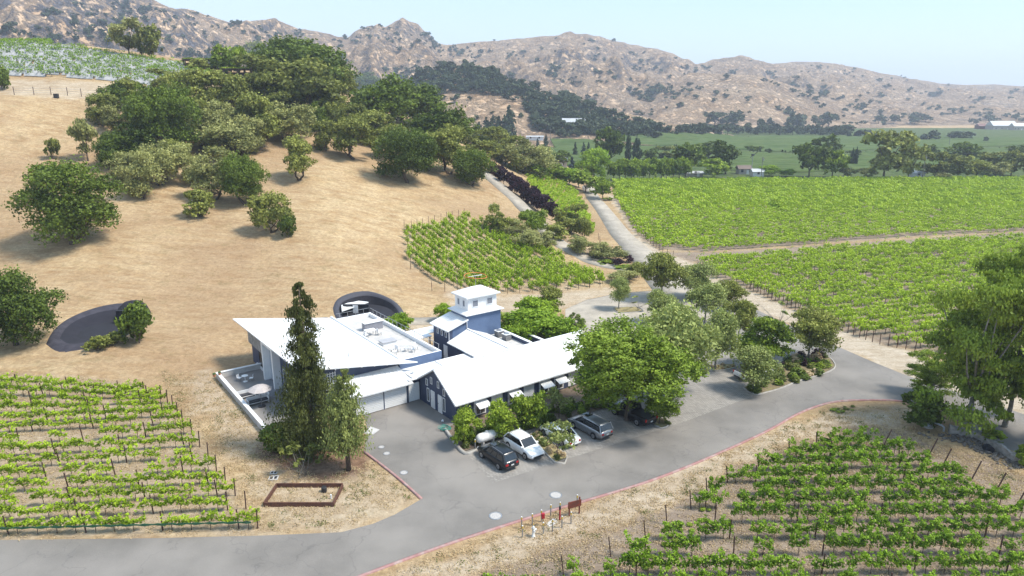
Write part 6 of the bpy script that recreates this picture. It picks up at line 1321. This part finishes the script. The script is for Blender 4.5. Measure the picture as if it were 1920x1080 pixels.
# loose rubble below the wall: a heap nobody could count
Vs=[];Fs=[];o=0
for k in range(260):
    t = r.rand(); p = wp_[int(t*(n-1))]; p = p+r.normal(size=2)*[.9,.5]+np.array([-.9,-.8]); s = r.uniform(.05,.17); b_ = MB().box(-s,s,-s*.8,s*.8,0,s*1.1); R3 = Matrix.Rotation(r.rand()*6,3,'Z')@Matrix.Rotation(r.normal()*.4,3,'X')
    for v in b_.v: q = R3@(Vector(v)*(1+.2*r.randn())); Vs.append((q.x+p[0],q.y+p[1],q.z))
    Fs += [[i+o for i in f] for f in b_.f]; o += 8
meta(link('rubble', np_mesh('rubble', Vs, Fs), None, M_('dark_rubble', (.17,.15,.13), (.10,.09,.08), 2, .95)), 'loose grey rubble heaped along the foot of the stone wall', None, None, 'stuff')
# ------------------------------------------------------------------ hilltop things
TIMB = M_('dark_timber', (.045,.028,.022), (.03,.02,.016), 4, .85)
def pergola(pxs, d, label, h=3.0):
    g = G(pxs); a, b_ = g[0], g[1]; v = b_-a; L = np.linalg.norm(v[:2]); rz = math.atan2(v[1], v[0]); z = min(a[2], b_[2])
    e = empty('pergola', (a[0],a[1],z), rz, label, 'pergola')
    for k in range(5):
        for yy in (0, d): MB().box(L*k/4-.2,L*k/4+.2,yy-.2,yy+.2,-.8,h).build('post', TIMB, e)
    for yy in (0, d): MB().box(-.6,L+.6,yy-.12,yy+.12,h,h+.35).build('beam', TIMB, e)
    mb = MB(); [mb.box(x-.06,x+.06,-.5,d+.5,h+.352,h+.55) for x in np.arange(-.4,L+.5,.5)]; mb.box(-.4,L+.4,d/2-.05,d/2+.05,h+.352,h+.44); mb.build('slats', TIMB, e)
    MB().box(0,L,d-.05,d+.05,0,h-.6).build('back_wall', TIMB, e)
    rr_ = np.random.RandomState(int(L)); n = 500; P = np.c_[rr_.uniform(-.4,L*.95,n), rr_.uniform(-.3,d,n), h+.6+.25*rr_.rand(n)]; V, F_ = leaves(P, np.tile([0,0,1],(n,1)), .4, rr_); m = np_mesh('climbing_vine', V, F_, False, rr_.rand(n)); link('climbing_vine', m, e, LM['green']); return e
pergola([(349,132),(425,135)], 5, 'dark timber pergola with vines on top, the upper one on the hilltop', 3.6); pergola([(420,146),(472,150)], 4, 'dark timber pergola, the lower one at the hilltop edge', 3.2)
FP = G([(27,178),(64,178),(96,178),(127,179),(153,181),(183,182)]); e = empty('wire_fence', tuple(FP[0]), 0, 'thin wire fence below the netted hilltop vineyard', 'fence')
for p in FP: q = p-FP[0]; MB().box(q[0]-.06,q[0]+.06,q[1]-.06,q[1]+.06,q[2]-.2,q[2]+2.2).build('post', POSTM, e)
for h in (.6,1.2,1.8): MB().tube([tuple(p-FP[0]+np.array([0,-.08,h])) for p in FP], .02, 4).build('wire', GREYM, e)
x, y, z = g1(106,184); o = MB().box(-.55,.55,-.4,.4,0,1.2).build('black_bin', BLKP, None, False, .05); o.location = (x,y,z); meta(o, 'small black bin standing alone on the slope below the wire fence', 'bin')
x, y, z = g1(923,389); o = MB().box(-.7,.7,-.3,.3,0,.7).build('white_crate', SILV, None, False, .03); o.location = (x,y,z); meta(o, 'small pale box on the bare slope above the vineyard block corner', 'box')
# ------------------------------------------------------------------ distant buildings, poles
HR = M_('pale_metal_roof', (.45,.46,.47), (.38,.39,.40), .2, .5); HW = M_('farm_wall', (.40,.36,.32), (.34,.31,.28), .3, .8); RW = M_('dark_red_wall', (.14,.06,.05), None, .3, .8)
def house(px, py, w, d, h, rh, label, roofm=HR, wallm=HW, rz=0, nwin=4):
    x, y, z = g1(px, py); e = empty('farm_building', (x,y,z), rz, label, 'building'); MB().box(-w/2,w/2,0,d,-1,h).build('wall', wallm, e)
    mb = MB(); mb.add([(-w/2-.5,-.5,h),(w/2+.5,-.5,h),(w/2+.5,d+.5,h),(-w/2-.5,d+.5,h),(-w/2-.5,d/2,h+rh),(w/2+.5,d/2,h+rh)], [(0,1,5,4),(2,3,4,5),(0,4,3),(1,2,5),(3,2,1,0)]); mb.build('roof', roofm, e)
    for k in range(nwin): xx = -w/2+w*(k+.5)/nwin; MB().box(xx-.6,xx+.6,-.06,-.003,1,2.4).build('window', GLASS, e)
    MB().box(w*.1,w*.1+1.2,-.08,-.003,0,2.2).build('door', WHITE2, e)
    return e
house(1076,237,20,9,3.6,3.4,'white roofed house among the trees at the foot of the wooded hill')
house(1884,243,32,16,5,6,'large white roofed barn at the far right of the valley'); house(1848,242,18,10,4,3,'low dark red shed left of the large white roofed barn',M_('red_brown_roof',(.20,.10,.09),None,.3,.8),RW); house(1912,244,16,10,5,4,'pale roofed building right of the large white roofed barn')
house(1422,331,5.2,4,2.2,1.3,'small white shed at the far edge of the bright vine field',HR,HYD,0,1); house(1397,327,6,5,2.6,1.6,'brownish cottage beside the small white shed',M_('brown_shingle_roof',(.16,.12,.10),None,.3,.8),HW,0,2); house(1722,333,6,4,2,1.2,'small pale hut behind the far right vine field edge',HR,WHITE2,0,1)
house(1048,313,8,6,3,2,'pale roofed house half hidden beside the blue-grey spruce',HR,HW,0,2); house(1003,262,14,5,2.4,.8,'low white roofed shed at the near end of the far green field',HR,WHITE2,0,2)
house(1304,331,7,4,1.6,.8,'low pale outbuilding under the trees at the end of the clipped row',HR,HW,0,1)
house(715,186,9,6,3,1.2,'small pale house far on the hillside above the grove',HR,WHITE2,0,2) if False else None
def pole(px, py, h, label, head=False):
    x, y, z = g1(px, py); e = empty('utility_pole', (x,y,z), 0, label, 'pole'); MB().cyl(0,0,-.3,h,.22,8,.14).build('mast', BARKP, e); MB().box(-1.2,1.2,-.08,.08,h-.8,h-.6).build('crossarm', BARKP, e)
    if head: MB().cyl(.4,0,h-2,h-1,.3,10).build('transformer', GREYM, e)
pole(1427,332,9.5,'utility pole beside the small white shed',True); pole(1729,336,11,'utility pole at the far edge of the vine field near the right valley belt',True); pole(1032,262,9,'thin utility pole near the low white roofed shed'); pole(1463,256,10,'distant utility pole in the far green field'); pole(1779,275,12,'distant pole left of the large white roofed barn')
x, y, z = g1(1415,331); e = empty('wind_machine', (x+.0,y+5,z), .3, 'vineyard wind machine with dark blades left of the utility pole', 'wind machine'); MB().cyl(0,0,0,9.5,.16,8).build('mast', GREYM, e); MB().box(-.5,.5,-.6,.6,9.3,10.1).build('gearbox', BLKP, e, bevel=.1); MB().hexa([(-2,-.72,8.2),(2,-.72,11),(2,-.66,11.3),(-2,-.66,8.5)], [(-2,-.74,8.3),(2,-.74,11.1),(2,-.68,11.4),(-2,-.68,8.6)]).build('blade', BLKP, e)

# ------------------------------------------------------------------ far vineyards and woodland
FARV, nt, b = mk('far_vineyard_green'); b.inputs['Roughness'].default_value = .9; b.inputs['Specular IOR Level'].default_value = .1
f = noise_fac(nt, .05, 5, .7); f2 = noise_fac(nt, .8, 3, .6, stretch=(.15,1,1)); c1 = mix(nt, f, (.045,.085,.024), (.085,.13,.036)); nt.links.new(mix(nt, math_(nt,'MULTIPLY',f2,.4), c1, (.14,.15,.07)), b.inputs['Base Color'])
def ridge_field(pxs, ang, gap, label, hh=1.5, seg=9):
    poly = polyG(pxs); P = np.array([p[:2] for p in poly]); d = np.array([math.cos(ang), math.sin(ang)]); n = np.array([-d[1],d[0]]); s0 = P@d; t0 = P@n; Vs=[];Fs=[];o=0; r = np.random.RandomState(2)
    for t in np.arange(t0.min(), t0.max(), gap):
        s = np.arange(s0.min(), s0.max(), seg); X = s[:,None]*d+t*n; m = inpoly(X[:,0],X[:,1],poly); Z = HT(X[:,0],X[:,1]); hs_ = hh*(.75+.5*r.rand(len(s))); ww = gap*.32*(.7+.6*r.rand(len(s)))
        for i in np.where(m[:-1] & m[1:])[0]:
            for k_, w_ in ((i,ww[i]),(i+1,ww[i+1])): Vs += [(*(X[k_]-n*w_), Z[k_]+.2), (*(X[k_]-n*w_*.5), Z[k_]+hs_[k_]), (*(X[k_]+n*w_*.5), Z[k_]+hs_[k_]), (*(X[k_]+n*w_), Z[k_]+.2)]
            Fs += [(o,o+4,o+5,o+1),(o+1,o+5,o+6,o+2),(o+2,o+6,o+7,o+3)]; o += 8
    q = link('far_vine_rows', np_mesh('far_vine_rows', Vs, Fs, True), None, FARV); return meta(q, label, None, None, 'stuff')
ridge_field([(985,300),(1030,262),(1130,266),(1250,278),(1380,287),(1500,293),(1650,286),(1990,276),(1990,300),(1600,322),(1380,325),(1290,312),(1150,318)], .05, 4.0, 'deep green vine rows of the middle valley field')
ridge_field([(1130,262),(1160,247),(1280,249),(1450,256),(1640,257),(1990,262),(1990,272),(1650,281),(1500,288),(1390,283),(1250,274)], .05, 5.0, 'deep green vine rows of the farthest valley field', 1.5, 14)
rs = np.random.RandomState(12)
def sample(n, x0, x1, y0, y1): return np.c_[rs.uniform(x0,x1,n), rs.uniform(y0,y1,n)]
def insidepx(P, poly): return inpoly(P[:,0], P[:,1], poly)
WOOD = [(735,168),(765,152),(800,138),(840,126),(862,122),(900,128),(935,142),(1000,168),(1060,186),(1100,200),(1170,222),(1240,238),(1240,262),(1180,258),(1120,256),(1060,250),(1000,245),(1000,215),(960,190),(930,178),(880,172),(850,186),(800,184),(760,176)]
Pw = sample(1900, 735, 1245, 118, 262); Pw = Pw[insidepx(Pw, WOOD)]
BELTS = [[(1180,175),(1260,150),(1330,165),(1320,185),(1200,190)],[(1040,240),(1230,245),(1290,248),(1290,256),(1040,258)],[(1420,150),(1500,158),(1560,175),(1620,205),(1560,190),(1480,172)],[(1790,200),(1930,215),(1930,240),(1840,236),(1800,228)],[(1280,238),(1500,246),(1560,252),(1560,257),(1280,256)],[(0,40),(120,60),(220,40),(330,70),(300,100),(190,70),(60,90),(0,85)],[(200,0),(330,8),(420,40),(540,60),(560,75),(430,60),(330,30)],[(655,66),(690,52),(740,46),(800,62),(820,82),(760,90),(700,80)]]
Pb = sample(5200, 0, 1930, 0, 262); keepb = np.zeros(len(Pb), bool)
for q in BELTS: keepb |= insidepx(Pb, q)
keepb &= rs.rand(len(Pb)) < .75
Ps = sample(15000, 0, 1990, 5, 255); Gs = G(Ps); 
dn = .8*perlin(Gs[:,0]/120, Gs[:,1]/120)+.7*perlin(Gs[:,0]/35, Gs[:,1]/35)+.25*perlin(Gs[:,0]/400+9, Gs[:,1]/400)
def lap(P, d=55.):
    x, y = P[:,0], P[:,1]; return (far_h(x+d,y)+far_h(x-d,y)+far_h(x,y+d)+far_h(x,y-d))/4-far_h(x,y)
dn = dn+np.clip(lap(Gs)/9, -.8, .8)
kps = (dn > .38) & (rs.rand(len(Ps)) < .5); kps |= (rs.rand(len(Ps)) < .02)
G2 = G(np.concatenate([Pw, Pb[keepb]])); wood = np.r_[np.ones(len(Pw)), .0*np.ones(int(keepb.sum()))]
AL = np.concatenate([G2, Gs[kps]]); WD = np.r_[wood, np.zeros(int(kps.sum()))]
far_ok = (AL[:,1] > 470) & (AL[:,1] < 2700) & (far_h(AL[:,0],AL[:,1]) > 1.0); AL = AL[far_ok]; WD = WD[far_ok]
sz = (3.6+5.4*rs.rand(len(AL))**1.8)*(1+AL[:,1]/2600)*np.where(WD > 0, 1.1, 1); pxs = sz*F/AL[:,1]; order = np.argsort(-pxs); 
order = order[rs.rand(len(order)) > .0]; top = order[:230]; rest = order[230:]
for i in top:
    p = AL[i]; place('far', (p[0],p[1],p[2]-.3), sz[i]*1.05, sz[i]*.85, 'dark bushy oak in the wood covering the low rounded hill' if WD[i] else 'scattered dark oak on the tan slopes beyond the valley', 'tree', 'oaks of the wooded hill' if WD[i] else 'oaks scattered on the far slopes', 'oak_tree')
tf = []
for v in range(6):
    lb = rnd_lobes(800+v, 6, .5, .38, .42, (.35,.55)); V, F_, T = lobe_cloud(lb, 66, .26, 850+v, -.4, .6, 3); tf.append((V, F_, T*.8))
Vs=[];Fs=[];Ts=[];o=0; wh = rs.randint(0,6,len(rest))
for v in range(6):
    i = rest[wh == v]; V, F_, T = tf[v]; a = rs.rand(len(i))*6.28; c, s = np.cos(a)[:,None], np.sin(a)[:,None]; S = sz[i][:,None]; fl = (.62+.3*rs.rand(len(i)))[:,None]
    W_ = np.stack([(V[None,:,0]*c-V[None,:,1]*s)*S+AL[i,0:1], (V[None,:,0]*s+V[None,:,1]*c)*S+AL[i,1:2], V[None,:,2]*S*fl+AL[i,2:3]-.3], -1).reshape(-1,3); Vs.append(W_); m = len(V); Fs.append((F_[None]+(np.arange(len(i))*m)[:,None,None]+o).reshape(-1,4)); Ts.append(np.clip(T[None]+.25*rs.rand(len(i),1)-.1,0,1).ravel()); o += len(W_)
me = np_mesh('far_woodland', np.concatenate(Vs), np.concatenate(Fs), False, np.concatenate(Ts)); meta(link('far_woodland', me, None, LM['far']), 'dark woodland and chaparral dotting the distant hills', None, None, 'stuff')
print('far trees', len(top), len(rest))
# ------------------------------------------------------------------ haze
mb = MB(); mb.box(-4200, 4200, -900, 5400, -1.7, float(ZZ.max())+15)
hzm = bpy.data.materials.new('haze'); hzm.use_nodes = True; nt = hzm.node_tree; nt.nodes.remove(nt.nodes['Principled BSDF'])
pv = nt.nodes.new('ShaderNodeVolumePrincipled'); pv.inputs['Color'].default_value = (.80,.87,1,1); pv.inputs['Density'].default_value = .00025; pv.inputs['Anisotropy'].default_value = .2
nt.links.new(pv.outputs[0], nt.nodes['Material Output'].inputs['Volume'])
hb = mb.build('haze', hzm); meta(hb, 'thin blue summer haze filling the valley air', None, None, 'stuff')
